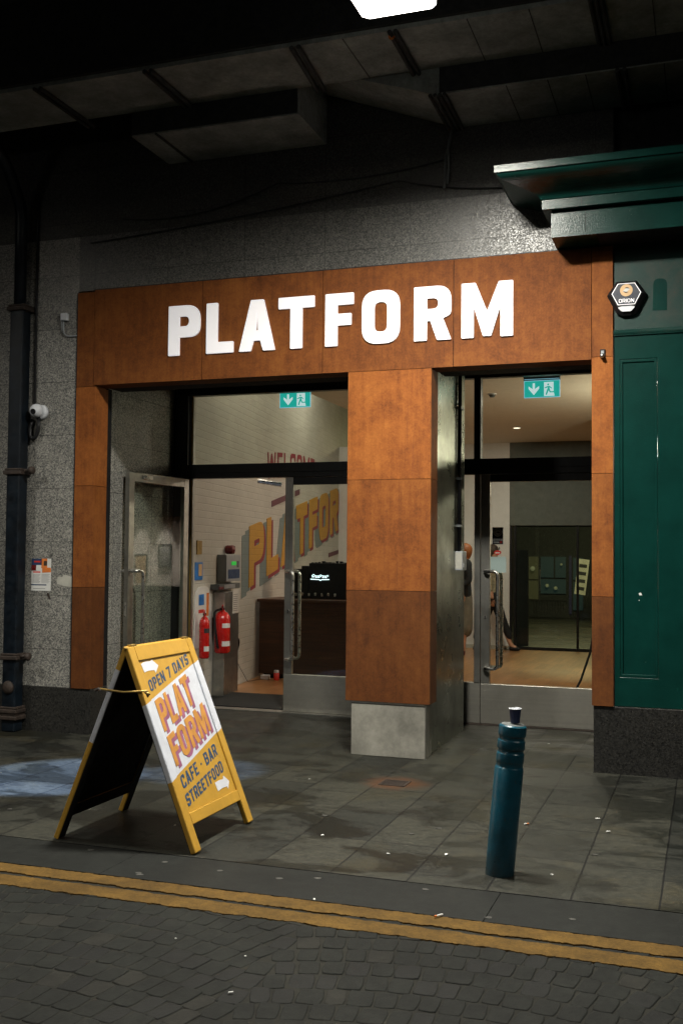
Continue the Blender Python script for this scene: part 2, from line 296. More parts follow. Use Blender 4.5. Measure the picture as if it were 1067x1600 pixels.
# ------------------------------------------------------------------ object helpers
def tag(o, label=None, cat=None, group=None, kind=None):
    if label: o['label'] = label
    if cat: o['category'] = cat
    if group: o['group'] = group
    if kind: o['kind'] = kind
    return o
def thing(name, label, cat, loc=(0, 0, 0), rotz=0.0, group=None):
    o = bpy.data.objects.new(name, None); COL.objects.link(o); o.empty_display_size = 0.1
    o.location = loc; o.rotation_euler = (0, 0, rotz); return tag(o, label, cat, group)
def obj(name, bm, mat, parent=None, bevel=0.0, smooth=False, world=True, seg=2):
    bmesh.ops.recalc_face_normals(bm, faces=bm.faces)
    me = bpy.data.meshes.new(name); bm.to_mesh(me); bm.free()
    for m in (mat if isinstance(mat, (list, tuple)) else [mat]): me.materials.append(M[m] if isinstance(m, str) else m)
    if smooth:
        for p in me.polygons: p.use_smooth = True
    o = bpy.data.objects.new(name, me); COL.objects.link(o)
    if parent is not None:
        o.parent = parent
        if parent.type == 'EMPTY' and world:
            o.matrix_parent_inverse = (Matrix.Translation(parent.location) @ parent.rotation_euler.to_matrix().to_4x4()).inverted()
    if bevel:
        b = o.modifiers.new('bevel', 'BEVEL'); b.width = bevel; b.segments = seg; b.limit_method = 'ANGLE'; b.angle_limit = math.radians(40)
    return o
def struct(name, bm, mat, parent=None, **k):
    o = obj(name, bm, mat, parent, **k)
    if parent is None: o['kind'] = 'structure'
    return o
def dup(root, loc, label=None, rotz=None):
    r = root.copy(); COL.objects.link(r); r.location = loc
    if rotz is not None: r.rotation_euler = (0, 0, rotz)
    if label: r['label'] = label
    for ch in list(root.children):
        c = ch.copy(); COL.objects.link(c); c.parent = r; c.matrix_parent_inverse = ch.matrix_parent_inverse.copy()
        for g in list(ch.children):
            d = g.copy(); COL.objects.link(d); d.parent = c
    return r
BM = bmesh.new
def box(bm, x0, x1, y0, y1, z0, z1, mi=0):
    vs = [bm.verts.new((x, y, z)) for x in (x0, x1) for y in (y0, y1) for z in (z0, z1)]
    for f in ((0, 1, 3, 2), (4, 6, 7, 5), (0, 4, 5, 1), (2, 3, 7, 6), (0, 2, 6, 4), (1, 5, 7, 3)):
        bm.faces.new([vs[i] for i in f]).material_index = mi
    return bm
def B(*a): return box(BM(), *a)
def prism(bm, contours, f, z0, z1, mi=0):
    """fill the 2D contours (first outer, rest holes) and give the shape thickness z0..z1; f maps (x, y, z) to space"""
    loops = [[Vector((x, y, 0)) for x, y in c] for c in contours]
    tris = tessellate_polygon(loops); flat = [p for c in loops for p in c]
    top = [bm.verts.new(f(p.x, p.y, z1)) for p in flat]; bot = [bm.verts.new(f(p.x, p.y, z0)) for p in flat]
    for t in tris:
        try:
            bm.faces.new([top[i] for i in t]).material_index = mi; bm.faces.new([bot[i] for i in reversed(t)]).material_index = mi
        except ValueError: pass
    o = 0
    for c in loops:
        n = len(c)
        for i in range(n):
            a, b = o + i, o + (i + 1) % n
            try: bm.faces.new([bot[a], bot[b], top[b], top[a]]).material_index = mi
            except ValueError: pass
        o += n
    return bm
def tube(bm, pts, r, seg=10, closed=False, mi=0):
    pts = [Vector(p) for p in pts]; n = len(pts); rings = []; up = None
    for i, p in enumerate(pts):
        a = pts[i - 1] if i > 0 else (pts[-1] if closed else p); b = pts[(i + 1) % n] if (i < n - 1 or closed) else p
        t = (b - a).normalized()
        if up is None: up = Vector((0, 0, 1)) if abs(t.z) < 0.9 else Vector((1, 0, 0))
        s = t.cross(up).normalized(); up = s.cross(t).normalized()
        rr = r[i] if hasattr(r, '__len__') else r
        rings.append([bm.verts.new(p + (s * math.cos(2 * PI * k / seg) + up * math.sin(2 * PI * k / seg)) * rr) for k in range(seg)])
    m = n if closed else n - 1
    for i in range(m):
        A, Bq = rings[i], rings[(i + 1) % n]
        for k in range(seg): bm.faces.new([A[k], A[(k + 1) % seg], Bq[(k + 1) % seg], Bq[k]]).material_index = mi
    if not closed:
        bm.faces.new(rings[0][::-1]).material_index = mi; bm.faces.new(rings[-1]).material_index = mi
    return bm
def lathe(bm, prof, c=(0, 0, 0), seg=32, axis='z', mi=0):
    c = Vector(c); rings = []
    for r, h in prof:
        ring = []
        for k in range(seg):
            a = 2 * PI * k / seg; x, y = r * math.cos(a), r * math.sin(a)
            ring.append(bm.verts.new(c + (Vector((x, y, h)) if axis == 'z' else (Vector((x, h, y)) if axis == 'y' else Vector((h, x, y))))))
        rings.append(ring)
    for i in range(len(rings) - 1):
        for k in range(seg): bm.faces.new([rings[i][k], rings[i][(k + 1) % seg], rings[i + 1][(k + 1) % seg], rings[i + 1][k]]).material_index = mi
    bm.faces.new(rings[0][::-1]).material_index = mi; bm.faces.new(rings[-1]).material_index = mi
    return bm
def arc_pts(pts, r=0.05, n=5):
    """round the corners of a polyline"""
    pts = [Vector(p) for p in pts]; out = [pts[0]]
    for i in range(1, len(pts) - 1):
        a, p, b = pts[i - 1], pts[i], pts[i + 1]; u = (a - p).normalized(); v = (b - p).normalized()
        q0, q1 = p + u * r, p + v * r
        for k in range(n + 1):
            t = k / n; out.append(q0 * (1 - t) ** 2 + p * 2 * t * (1 - t) + q1 * t * t)
    return out + [pts[-1]]
# ------------------------------------------------------------------ block lettering
def fil(c, n=6):
    """contour with corner radii [(x, y, r)] -> points"""
    out = []; N_ = len(c)
    for i, (x, y, r) in enumerate(c):
        if r <= 0: out.append((x, y)); continue
        p = Vector((x, y)); a = Vector(c[i - 1][:2]); b = Vector(c[(i + 1) % N_][:2])
        la, lb = (a - p).length, (b - p).length; u = (a - p) / la; v = (b - p) / lb
        r1 = min(r, la * 0.5, lb * 0.5) if r < 9 else min(la, lb) * 0.5
        for k in range(n + 1):
            t = k / n; q = (p + u * r1) * (1 - t) ** 2 + p * 2 * t * (1 - t) + (p + v * r1) * t * t; out.append((q.x, q.y))
    return out
def glyph(ch, w, s):
    R = min(0.30, w * 0.5); q = max(0.01, R - s * 0.75); e = 0.018; h = s * 0.9
    def rr(x0, y0, x1, y1, r): return [(x0, y0, r), (x1, y0, r), (x1, y1, r), (x0, y1, r)]
    if ch == 'O': return [fil(rr(0, 0, w, 1, R)), fil(rr(s, h, w - s, 1 - h, q))]
    if ch == 'D': return [fil([(0, 0, e), (w, 0, R), (w, 1, R), (0, 1, e)]), fil([(s, h, 0), (w - s, h, q), (w - s, 1 - h, q), (s, 1 - h, 0)])]
    if ch == 'P': return [fil([(0, 0, e), (s, 0, e), (s, .36, 0), (w, .36, R), (w, 1, R), (0, 1, e)]), fil([(s, .36 + h, 0), (w - s, .36 + h, q), (w - s, 1 - h, q), (s, 1 - h, 0)])]
    if ch == 'R': return [fil([(0, 0, e), (s, 0, e), (s, .36, 0), (w * .44, .36, 0), (w - s * 1.08, 0, e), (w, 0, e), (w * .78, .40, 0), (w, .46, .12), (w, 1, R), (0, 1, e)]), fil([(s, .36 + h, 0), (w - s, .36 + h, q), (w - s, 1 - h, q), (s, 1 - h, 0)])]
    if ch == 'B': return [fil([(0, 0, e), (w, 0, R * .8), (w, .50, .12), (w * .88, .53, 0), (w * .97, .56, .1), (w * .97, 1, R * .8), (0, 1, e)]), fil([(s, h, 0), (w - s, h, q * .8), (w - s, .5 - h * .4, q * .8), (s, .5 - h * .4, 0)]), fil([(s, .5 + h * .5, 0), (w - s, .5 + h * .5, q * .8), (w - s, 1 - h, q * .8), (s, 1 - h, 0)])]
    if ch == 'L': return [fil([(0, 0, e), (w, 0, e), (w, h, e), (s, h, 0), (s, 1, e), (0, 1, e)])]
    if ch == 'I': return [fil(rr(0, 0, s, 1, e))]
    if ch == 'T': c = w / 2; return [fil([(c - s / 2, 0, e), (c + s / 2, 0, e), (c + s / 2, 1 - h, 0), (w, 1 - h, e), (w, 1, e), (0, 1, e), (0, 1 - h, e), (c - s / 2, 1 - h, 0)])]
    if ch == 'F': return [fil([(0, 0, e), (s, 0, e), (s, .39, 0), (w * .92, .39, e), (w * .92, .39 + h, e), (s, .39 + h, 0), (s, 1 - h, 0), (w, 1 - h, e), (w, 1, e), (0, 1, e)])]
    if ch == 'E': return [fil([(0, 0, e), (w, 0, e), (w, h, e), (s, h, 0), (s, .5 - h / 2, 0), (w * .9, .5 - h / 2, e), (w * .9, .5 + h / 2, e), (s, .5 + h / 2, 0), (s, 1 - h, 0), (w, 1 - h, e), (w, 1, e), (0, 1, e)])]
    if ch == 'A': c = w / 2; k = s * 1.02; return [fil([(0, 0, e), (k, 0, e), (k + .055 * w / .7, .2, 0), (w - k - .055 * w / .7, .2, 0), (w - k, 0, e), (w, 0, e), (c + s * .55, 1, e), (c - s * .55, 1, e)]), [(k + .10 * w / .7, .2 + h * .9), (w - k - .10 * w / .7, .2 + h * .9), (c, .80)]]
    if ch == 'Y': c = w / 2; return [fil([(c - s / 2, 0, e), (c + s / 2, 0, e), (c + s / 2, .42, 0), (w, 1, e), (w - s * 1.05, 1, e), (c, .62, 0), (s * 1.05, 1, e), (0, 1, e), (c - s / 2, .42, 0)])]
    if ch == '7': return [fil([(w * .22, 0, e), (w * .22 + s * 1.05, 0, e), (w, 1 - h, e), (w, 1, e), (0, 1, e), (0, 1 - h, e), (w - s * 1.05, 1 - h, 0)])]
    if ch == 'N': return [fil([(0, 0, e), (s * .9, 0, e), (s * .9, .58, 0), (w - s * .9, 0, e), (w, 0, e), (w, 1, e), (w - s * .9, 1, e), (w - s * .9, .42, 0), (s * .9, 1, e), (0, 1, e)])]
    if ch == 'M': c = w / 2; k = s * .92; return [fil([(0, 0, e), (k, 0, e), (k, .56, 0), (c - s * .30, .02, e), (c + s * .30, .02, e), (w - k, .56, 0), (w - k, 0, e), (w, 0, e), (w, 1, e), (w - s * 1.05, 1, e), (c, .47, 0), (s * 1.05, 1, e), (0, 1, e)])]
    if ch == 'W': c = w / 2; k = s * .9; return [fil([(w * .14, 0, e), (w * .14 + k, 0, e), (c, .52, 0), (w * .86 - k, 0, e), (w * .86, 0, e), (w, 1, e), (w - k, 1, e), (w * .80, .38, 0), (c + s * .32, .95, e), (c - s * .32, .95, e), (w * .20, .38, 0), (k, 1, e), (0, 1, e)])]
    if ch == 'C': g = .33; return [fil([(0, 0, R), (w, 0, R), (w, g, e), (w - s, g, e), (w - s, h, q), (s, h, q), (s, 1 - h, q), (w - s, 1 - h, q), (w - s, 1 - g, e), (w, 1 - g, e), (w, 1, R), (0, 1, R)])]
    if ch == 'S': m = h / 2; g = .28; return [fil([(0, 0, R * .9), (w, 0, R * .9), (w, .5 + m, R * .7), (s, .5 + m, q * .7), (s, 1 - h, q), (w - s, 1 - h, q), (w - s, 1 - g, e), (w, 1 - g, e), (w, 1, R * .9), (0, 1, R * .9), (0, .5 - m, R * .7), (w - s, .5 - m, q * .7), (w - s, h, q), (s, h, q), (s, g, e), (0, g, e)])]
    return [fil(rr(0, .4, s, .4 + s * .8, e))]      # a dot
WID = dict(I=0.0, M=1.32, W=1.35, L=.84, T=1.0, F=.84, E=.86, P=.95, Y=1.02, A=1.05, N=1.05)
def word_width(t, w, s, gap): return sum((0.45 * w if c == ' ' else (s if c in 'I.' else w * WID.get(c, 1.0))) + gap for c in t) - gap
def word(bm, text, f, w=0.62, s=0.2, gap=0.12, z0=0.0, z1=0.01, off=(0, 0), mi=0, length=None):
    """letters one unit high starting at x=0; f maps (x, y, z); length scales the run to that many units"""
    tot = word_width(text, w, s, gap); k = 1.0 if length is None else length / tot; x = 0.0
    for c in text:
        if c == ' ': x += 0.45 * w + gap; continue
        cw = s if c in 'I.' else w * WID.get(c, 1.0); x0 = x
        prism(bm, glyph(c, cw, s), lambda a, b, z: f((x0 + a + off[0]) * k, b + off[1], z), z0, z1, mi)
        x += cw + gap
    return bm

# ================================================================== GROUND
bm = BM(); box(bm, -30, 20, -2.85, 1.9, -0.30, 0.0)
struct('pavement', bm, 'slabs')
bm = BM(); x = -30.0
while x < 20:
    box(bm, x + 0.001, x + 1.819, -3.245, -2.8515, -0.30, -0.0015 - random.random() * 0.001); x += 1.82
struct('kerb_strip', bm, 'kerb', bevel=0.0015)
struct('road_bed', B(-30, 20, -14, -3.2455, -0.35, -0.0102), 'mortar')
# granite setts laid in shallow arcs, worn nearly flush with their joints
bm = BM(); PX, PYY = 0.086, 0.128
def fan(u, v):
    q = (((u + 0.2 + 0.10 * v) / 1.55) % 1.0) * 2 - 1
    return (u + 0.05 * v, v + 0.17 * (1 - q * q))
for j in range(-2, 34):
    v = -3.36 - j * PYY; off = random.uniform(0, PX)
    u0 = -8.0
    while u0 < 3.0:
        wd = PX * random.uniform(.80, 1.2); uc = u0 + wd / 2; u0 += wd
        g = 0.0008 + random.random() * 0.0014; hw = wd * 0.5 - g; hd = PYY * 0.5 - g - 0.001; jz = random.uniform(-.0010, .0010); tx, ty = random.uniform(-.03, .03), random.uniform(-.025, .025)
        cx, cy = fan(uc + off, v + random.uniform(-.004, .004))
        if cy + hd > -3.30 and cy > -3.40 or cy < -6.6: continue
        sl = (fan(uc + off + .01, v)[1] - fan(uc + off - .01, v)[1]) / .02; ang = math.atan(max(-.6, min(.6, sl))) * .8 + random.uniform(-.05, .05); ca, sa = math.cos(ang), math.sin(ang)
        top = []; mid = []; bot = []
        for (a, b) in ((-.92, -.95), (-.3, -1.02), (.4, -1.0), (.93, -.94), (1.02, -.3), (1.0, .4), (.92, .95), (.3, 1.02), (-.4, 1.0), (-.93, .94), (-1.02, .3), (-1.0, -.4)):
            a2, b2 = a * hw * random.uniform(.93, 1.04), b * hd * random.uniform(.96, 1.03)
            X, Y_ = cx + ca * a2 - sa * b2, cy + sa * a2 + ca * b2
            top.append(bm.verts.new((cx + (X - cx) * .86, cy + (Y_ - cy) * .90, -0.0075 + jz + tx * a2 * .7 + ty * b2 * .8)))
            mid.append(bm.verts.new((cx + (X - cx) * .975, cy + (Y_ - cy) * .98, -0.0082 + jz * .8 + tx * a2 + ty * b2)))
            bot.append(bm.verts.new((X, Y_, -0.0150)))
        mi = 1 if random.random() < 0.07 else (2 if random.random() < .25 else 0); n = len(top)
        bm.faces.new(top).material_index = mi
        for r0, r1 in ((mid, top), (bot, mid)):
            for k in range(n):
                f = bm.faces.new([r0[k], r0[(k + 1) % n], r1[(k + 1) % n], r1[k]]); f.material_index = mi; f.smooth = True
struct('road', bm, ['sett', 'sett_pale', 'sett_dark'])
# double yellow lines, ragged edges where the paint follows the stones
def yline(y0, y1, sd, name):
    rnd = random.Random(sd); bm = BM(); n = 1500; prev = None; a = b = 0.0
    for i in range(n + 1):
        x = -9 + 12.0 * i / n
        a = a * 0.80 + rnd.uniform(-.0050, .0050); b = b * 0.75 + rnd.uniform(-.0035, .0035)
        pr = [bm.verts.new((x, y0 - a, z)) for z in (-0.012, -0.004)] + [bm.verts.new((x, y1 + b, z)) for z in (-0.001, -0.012)]
        if prev:
            for k in range(3): bm.faces.new([prev[k], pr[k], pr[k + 1], prev[k + 1]])
        prev = pr
    return struct(name, bm, 'yellow_paint')
yline(-3.365, -3.258, 3, 'road_marking'); yline(-3.522, -3.408, 9, 'road_marking')
# drain grate
t = thing('drain_grate', 'small rusty square drain grate set in the slabs before the middle pillar', 'drain grate', (-1.955, -0.855, 0))
bm = BM()
for k in range(9): box(bm, -2.03 + k * 0.018, -2.02 + k * 0.018, -0.925, -0.785, -0.002, 0.004)
obj('grille', bm, 'pipe_rust', t)
obj('frame', prism(BM(), [[(-2.045, -.94), (-1.865, -.94), (-1.865, -.77), (-2.045, -.77)], [(-2.033, -.928), (-1.877, -.928), (-1.877, -.782), (-2.033, -.782)]], lambda x, y, z: (x, y, z), -0.002, 0.0055), 'pipe_rust', t)
obj('sump', B(-2.032, -1.878, -.927, -.783, -0.0015, 0.0012), 'black', t)

# ================================================================== BRIDGE OVERHEAD
t = thing('bridge', 'dark concrete railway bridge deck with ribbed soffits passing over the street', 'bridge', (-3, -5, 4.9))
obj('deck', B(-30, 20, -14, -1.205, 5.55, 5.9), 'sooty', t)
obj('deck_edge_beam', B(-30, 20, -1.202, -0.602, 4.90, 5.9), 'concrete', t)
obj('girder_face', B(-30, 20, -1.235, -1.2035, 4.93, 5.9), 'sooty', t)
obj('wall_beam', B(-1.76, 20, -0.600, -0.003, 4.712, 5.88), ['concrete'], t)
obj('wall_beam', B(-4.17, -2.79, -0.600, -0.003, 4.712, 5.88), ['concrete'], t)
obj('beam_cheek', B(-1.74, 20, -0.612, -0.6015, 4.722, 4.897), 'sooty', t); obj('beam_cheek', B(-4.165, -2.80, -0.612, -0.6015, 4.722, 4.897), 'sooty', t)
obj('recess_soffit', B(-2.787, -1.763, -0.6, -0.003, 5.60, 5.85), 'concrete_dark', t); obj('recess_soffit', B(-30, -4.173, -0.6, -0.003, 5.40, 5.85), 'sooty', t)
bm = BM()
v = [bm.verts.new(p) for p in ((-2.78, -0.59, 5.06), (-2.78, -0.006, 5.10), (-1.765, -0.006, 4.716), (-1.765, -0.59, 4.716), (-2.78, -0.59, 5.5), (-2.78, -0.006, 5.5), (-1.765, -0.006, 5.5), (-1.765, -0.59, 5.5))]
for f in ((0, 1, 2, 3), (4, 7, 6, 5), (0, 4, 5, 1), (1, 5, 6, 2), (2, 6, 7, 3), (3, 7, 4, 0)): bm.faces.new([v[i] for i in f])
obj('haunch', bm, 'concrete', t)
def rib(x, y0, y1, z, wd=0.018, n=2, sp=0.045, sk=0.0):
    bm = BM()
    for k in range(n):
        tube(bm, [(x + k * sp, y0, z - wd), (x + k * sp + sk, y1, z - wd)], wd, 8)
    return obj('rib', bm, 'concrete_dark', t)
rib(-2.60, -1.22, -0.55, 4.90, .017, 2, .05, -.06); rib(-3.71, -1.22, -.55, 4.9, .017, 2, .05); rib(-1.92, -1.22, -.55, 4.9, .016, 2, .04, -.01); rib(-0.655, -1.22, -.55, 4.9, .014, 3, .035); rib(-4.62, -1.22, -.5, 4.9, .014, 2, .05)
rib(-1.80, -0.63, 0.0, 4.712, .014, 4, .034, -.01); rib(-0.54, -0.63, -0.02, 4.712, .016, 2, .045); rib(-3.95, -.62, -.02, 4.712, .010, 1)
for xx in (-1.42, -1.03, -2.25, -0.3):      # board marks left by the shuttering
    obj('board_mark', B(xx, xx + 0.006, -1.20, -0.605, 4.8965, 4.9015), 'concrete_dark', t)
for xx in (-1.28, -1.0, -0.75, -0.25): obj('board_mark', B(xx, xx + 0.006, -0.597, -0.005, 4.7085, 4.7135), 'concrete_dark', t)
t2 = thing('rusty_hook', 'small rusty hook hanging from the beam edge beneath the bright light', 'hook', (-1.93, -1.19, 4.9)); obj('hook', tube(BM(), arc_pts([(-1.93, -1.19, 4.90), (-1.93, -1.19, 4.865), (-1.915, -1.195, 4.845), (-1.895, -1.19, 4.865)], .012), .007, 8), 'orange', t2, smooth=True)
# abutment and the far side of the underpass, behind the camera
t = thing('brick_abutment', 'dark sooty brick abutment across the street behind the viewer', 'wall', (-3, -14, 0))
obj('wall', B(-30, 20, -14.4, -14.0, -0.3, 5.55), 'sooty', t)

# luminaires
def luminaire(x, y, z, label, power, spread=176):
    t = thing('ceiling_light', label, 'light', (x, y, z), 0, 'square luminaires hung under the bridge')
    w2, d2 = 0.215, 0.235
    bm = BM(); c = 0.035
    oc = [(-w2 + c, -d2), (w2 - c, -d2), (w2, -d2 + c), (w2, d2 - c), (w2 - c, d2), (-w2 + c, d2), (-w2, d2 - c), (-w2, -d2 + c)]
    prism(bm, [oc], lambda a, b, q: (x + a, y + b, z + q), 0.0, 0.006)
    obj('diffuser', bm, 'lamp_glow', t)
    k2 = 0.955
    obj('diffuser_rim', prism(BM(), [oc, [(a * k2, b * k2) for a, b in oc]], lambda a, b, q: (x + a, y + b, z + q), -0.045, -0.0005), 'lamp_side', t)
    h = obj('housing', prism(BM(), [[(a * 1.06, b * 1.06) for a, b in oc]], lambda a, b, q: (x + a, y + b, z + q), 0.0065, 0.10), 'grey_plastic', t)
    l = bpy.data.lights.new('luminaire_lamp', 'AREA'); l.shape = 'RECTANGLE'; l.size = .40; l.size_y = .44; l.energy = power; l.color = (1.0, .965, .86); l.spread = math.radians(spread)
    lo = bpy.data.objects.new('luminaire_lamp', l); COL.objects.link(lo); lo.location = (x, y, z - .004); lo.parent = t; lo.matrix_parent_inverse = Matrix.Translation((-x, -y, -z))
    obj('hanger', tube(BM(), [(x, y, z + .10), (x, y, 5.55)], 0.02), 'grey_dark', t)
    return t
LZ = 4.595
luminaire(-4.9, -7.6, 4.9, 'square bridge light out of view over the road at left', 210)
luminaire(-1.613, -2.262, LZ, 'glowing square light hanging under the bridge at the top of the photo', 430, 166)
luminaire(-7.0, -3.2, LZ, 'square bridge light out of view to the left of the pipe', 105, 146)
luminaire(2.9, -3.4, LZ, 'square bridge light out of view beyond the green shopfront', 90)

# ================================================================== GRANITE BUILDING
t = thing('granite_building', 'speckled grey granite clad building with dark plinth around the rusty shopfront', 'building', (-5.3, 0.3, 0))
obj('wall', B(-12, -5.013, 0.006, 0.30, 0.378, 4.185), 'granite', t)
obj('unlit_wall_top', B(-12, -0.617, 0.010, 0.30, 4.187, 5.5), 'granite_unlit', t)  # wall above the joint, its unlit tone painted in
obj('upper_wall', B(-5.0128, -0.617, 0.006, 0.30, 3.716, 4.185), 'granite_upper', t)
obj('upper_wall', B(-0.6165, 12, 0.10, 0.30, 3.9, 5.5), 'sooty', t)
obj('side_wall', B(-5.35, -5.04, 0.3005, 1.76, 0.0, 3.25), 'granite_side', t)
obj('plinth', B(-12, -4.829, 0.0, 0.255, -0.05, 0.3775), 'plinth', t, bevel=0.004)
obj('recess_ceiling', B(-5.04, -2.62, 0.42, 1.86, 3.21, 3.3), 'matt_black', t)
obj('recess_ceiling', B(-1.998, -0.77, 0.42, 1.86, 3.21, 3.3), 'matt_black', t)
obj('pillar_core', B(-2.60, -2.003, 0.195, 1.40, 0.0, 3.21), 'matt_black', t)
obj('pillar_return', B(-2.60, -2.16, 1.402, 1.86, 0.0, 3.21), 'matt_black', t)
b = obj('pillar_base', B(-2.549, -1.973, 0.0, 0.19, 0.0, 0.392), 'base_stone', t, bevel=0.004)
obj('base_cap', B(-2.553, -1.975, -0.006, 0.19, 0.3925, 0.405), 'steel', t)
obj('base_trim', B(-1.9725, -1.966, -0.002, 0.092, 0.0, 0.40), 'steel', t)
obj('polished_lining', B(-2.0025, -1.995, 0.096, 1.395, 0.0, 3.2), 'steel_wall', t)
for z in (0.62, 1.5, 2.3): pass
obj('right_reveal', B(-0.757, -0.62, 0.1, 1.8, 0.0, 3.21), 'matt_black', t)

# ================================================================== WEATHERED STEEL SHOPFRONT
t = thing('rusty_shopfront', 'orange weathered steel portal reading PLATFORM in white letters', 'shopfront', (-2.8, 0, 0.4))
g = 0.0022
seams = [-4.848, -3.842, -2.805, -1.770, -0.767]
for a, b_ in zip(seams[:-1], seams[1:]):
    obj('fascia_panel', B(a + g, b_ - g, -0.012, 0.19, 2.909, 3.713), 'corten_fascia', t, bevel=0.0015)
obj('fascia_end', B(-5.01, -4.848 - g, -0.012, 0.19, 2.9, 3.700), 'corten_fascia', t, bevel=0.0015)
obj('fascia_end', B(-0.767 + g, -0.62, -0.020, 0.19, 2.925, 3.713), 'corten_mid', t, bevel=0.0015)
obj('joint_backing', B(-4.99, -0.63, 0.004, 0.18, 2.93, 3.69), 'black', t)
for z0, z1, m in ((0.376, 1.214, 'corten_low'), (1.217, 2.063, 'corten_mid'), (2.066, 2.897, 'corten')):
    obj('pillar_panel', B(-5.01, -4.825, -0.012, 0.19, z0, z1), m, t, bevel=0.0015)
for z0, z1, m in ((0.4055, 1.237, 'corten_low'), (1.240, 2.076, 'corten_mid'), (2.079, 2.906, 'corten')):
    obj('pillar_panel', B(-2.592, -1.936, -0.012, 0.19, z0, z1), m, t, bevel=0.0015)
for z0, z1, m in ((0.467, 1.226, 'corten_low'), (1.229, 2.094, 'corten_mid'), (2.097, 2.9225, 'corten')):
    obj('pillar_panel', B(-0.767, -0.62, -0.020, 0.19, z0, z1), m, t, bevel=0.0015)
obj('soffit', B(-4.824, -2.594, 0.0, 0.41, 2.912, 2.95), 'matt_black', t); obj('soffit', B(-1.934, -0.768, 0.0, 0.41, 2.912, 2.95), 'matt_black', t)
obj('soffit_upstand', B(-4.824, -2.594, 0.192, 0.41, 2.951, 3.205), 'matt_black', t); obj('soffit_upstand', B(-1.934, -0.768, 0.192, 0.41, 2.951, 3.205), 'matt_black', t)
obj('reveal_trim', B(-4.99, -4.832, 0.1915, 0.262, 0.0, 2.91), 'matt_black', t)
obj('top_flashing', B(-4.86, -0.99, -0.004, 0.004, 3.7135, 3.722), 'black', t)
obj('edge_trim', B(-5.022, -5.0115, -0.004, 0.0055, 0.378, 3.70), 'black', t)
for ch, x0, x1 in (('P', -4.139, -3.814), ('L', -3.797, -3.558), ('A', -3.508, -3.198), ('T', -3.171, -2.869), ('F', -2.779, -2.548), ('O', -2.481, -2.180), ('R', -2.070, -1.813 + .01), ('M', -1.707, -1.325)):
    H = 0.408; ww = (x1 - x0) / H; ss = 0.245
    if ch == 'R': ww = 0.70
    if ch == 'P': ww = 0.70
    if ch == 'L': ww = (x1 - x0) / H
    bm = prism(BM(), glyph(ch, ww, ss), lambda a, b, z: (x0 + a * H, -0.012 - z, 3.113 + b * H), 0.001, 0.016)
    obj('letter', bm, 'letter_white', t)

# ================================================================== GLAZED ENTRANCES
YD = 1.80
def dhandle(root, door, x, y, z0, z1, dx, name='handle'):
    """back to back D handle whose grip stands dx sideways from its fixings"""
    bm = BM()
    tube(bm, arc_pts([(x, y, z1), (x, y - .055, z1), (x + dx, y - .075, z1 - .0), (x + dx, y - .075, z0), (x, y - .055, z0), (x, y, z0)], .045, 6), 0.0155, 12)
    return obj(name, bm, 'steel_bright', door, smooth=True)
def leafdoor(root, x0, x1, ztop, lock_left=True, gm='glass'):
    d = obj('door', B(x0, x0 + 0.082, YD - .022, YD + .022, 0.365, ztop), 'steel', root, bevel=0.003)
    obj('stile', B(x1 - 0.082, x1, YD - .022, YD + .022, 0.365, ztop), 'steel', d, bevel=0.003)
    obj('top_rail', B(x0 + .0825, x1 - .0825, YD - .022, YD + .022, 2.178, ztop), 'frame_black', d, bevel=0.002)
    obj('kickplate', B(x0, x1, YD - .024, YD + .024, 0.012, 0.364), 'steel_kick', d, bevel=0.003)
    obj('glass', B(x0 + .083, x1 - .083, YD - .004, YD + .004, 0.3655, 2.1775), gm, d)
    obj('drip_stain', B(x0, x1, YD - .02, YD + .02, 0.002, 0.0115), 'pipe_rust', d)
    lk = lathe(BM(), [(0.016, -.0285), (0.016, -.0245)], (x0 + .041, YD + .0, 0.965), 16, 'y'); obj('lock', lk, 'steel_bright', d)
    obj('keyhole', B(x0 + .037, x0 + .045, YD - .031, YD - .0287, 0.945, 0.975), 'black', d)
    return d
# --- left entrance
t = thing('glazed_entrance', 'left doorway of black framed glass with one steel door swung open', 'entrance', (-3.8, 1.8, 0))
obj('head_frame', B(-5.036, -2.62, YD - .03, YD + .05, 3.078, 3.208), 'frame_black', t)
obj('transom', B(-4.8795, -2.62, YD - .04, YD + .05, 2.252, 2.39), 'frame_black', t, bevel=.003)
obj('transom_lip', B(-4.878, -2.62, YD - .047, YD - .041, 2.300, 2.306), 'black', t)
obj('jamb', B(-5.036, -4.880, YD - .04, YD + .05, 0.0, 3.0775), 'frame_black', t)
for k, (a, b_) in enumerate(((-4.8795, -4.868), (-4.864, -4.852), (-4.848, -4.842))):
    obj('jamb_strip', B(a, b_, YD + .0 + .006 * k, YD + .05, 0.0, 2.2515), 'steel' if k != 1 else 'brass', t)
    obj('jamb_strip', B(a, b_, YD + .0 + .006 * k, YD + .05, 2.3905, 3.0775), 'steel' if k != 1 else 'brass', t)
obj('toplight_glass', B(-4.84, -2.62, YD - .004, YD + .004, 2.3905, 3.0775), 'glass', t)
obj('threshold', B(-4.88, -2.62, YD - .10, YD + .04, 0.0005, 0.010), 'steel', t)
d = leafdoor(t, -3.832, -2.825, 2.249, True)
dhandle(t, d, -3.80, YD - .022, 0.505, 1.345, 0.085); dhandle(t, d, -3.80, YD + .16, 0.505, 1.345, 0.085)
obj('closer', tube(BM(), [(-4.16, YD + .07, 2.225), (-3.93, YD + .12, 2.19)], .022), 'steel_bright', t)
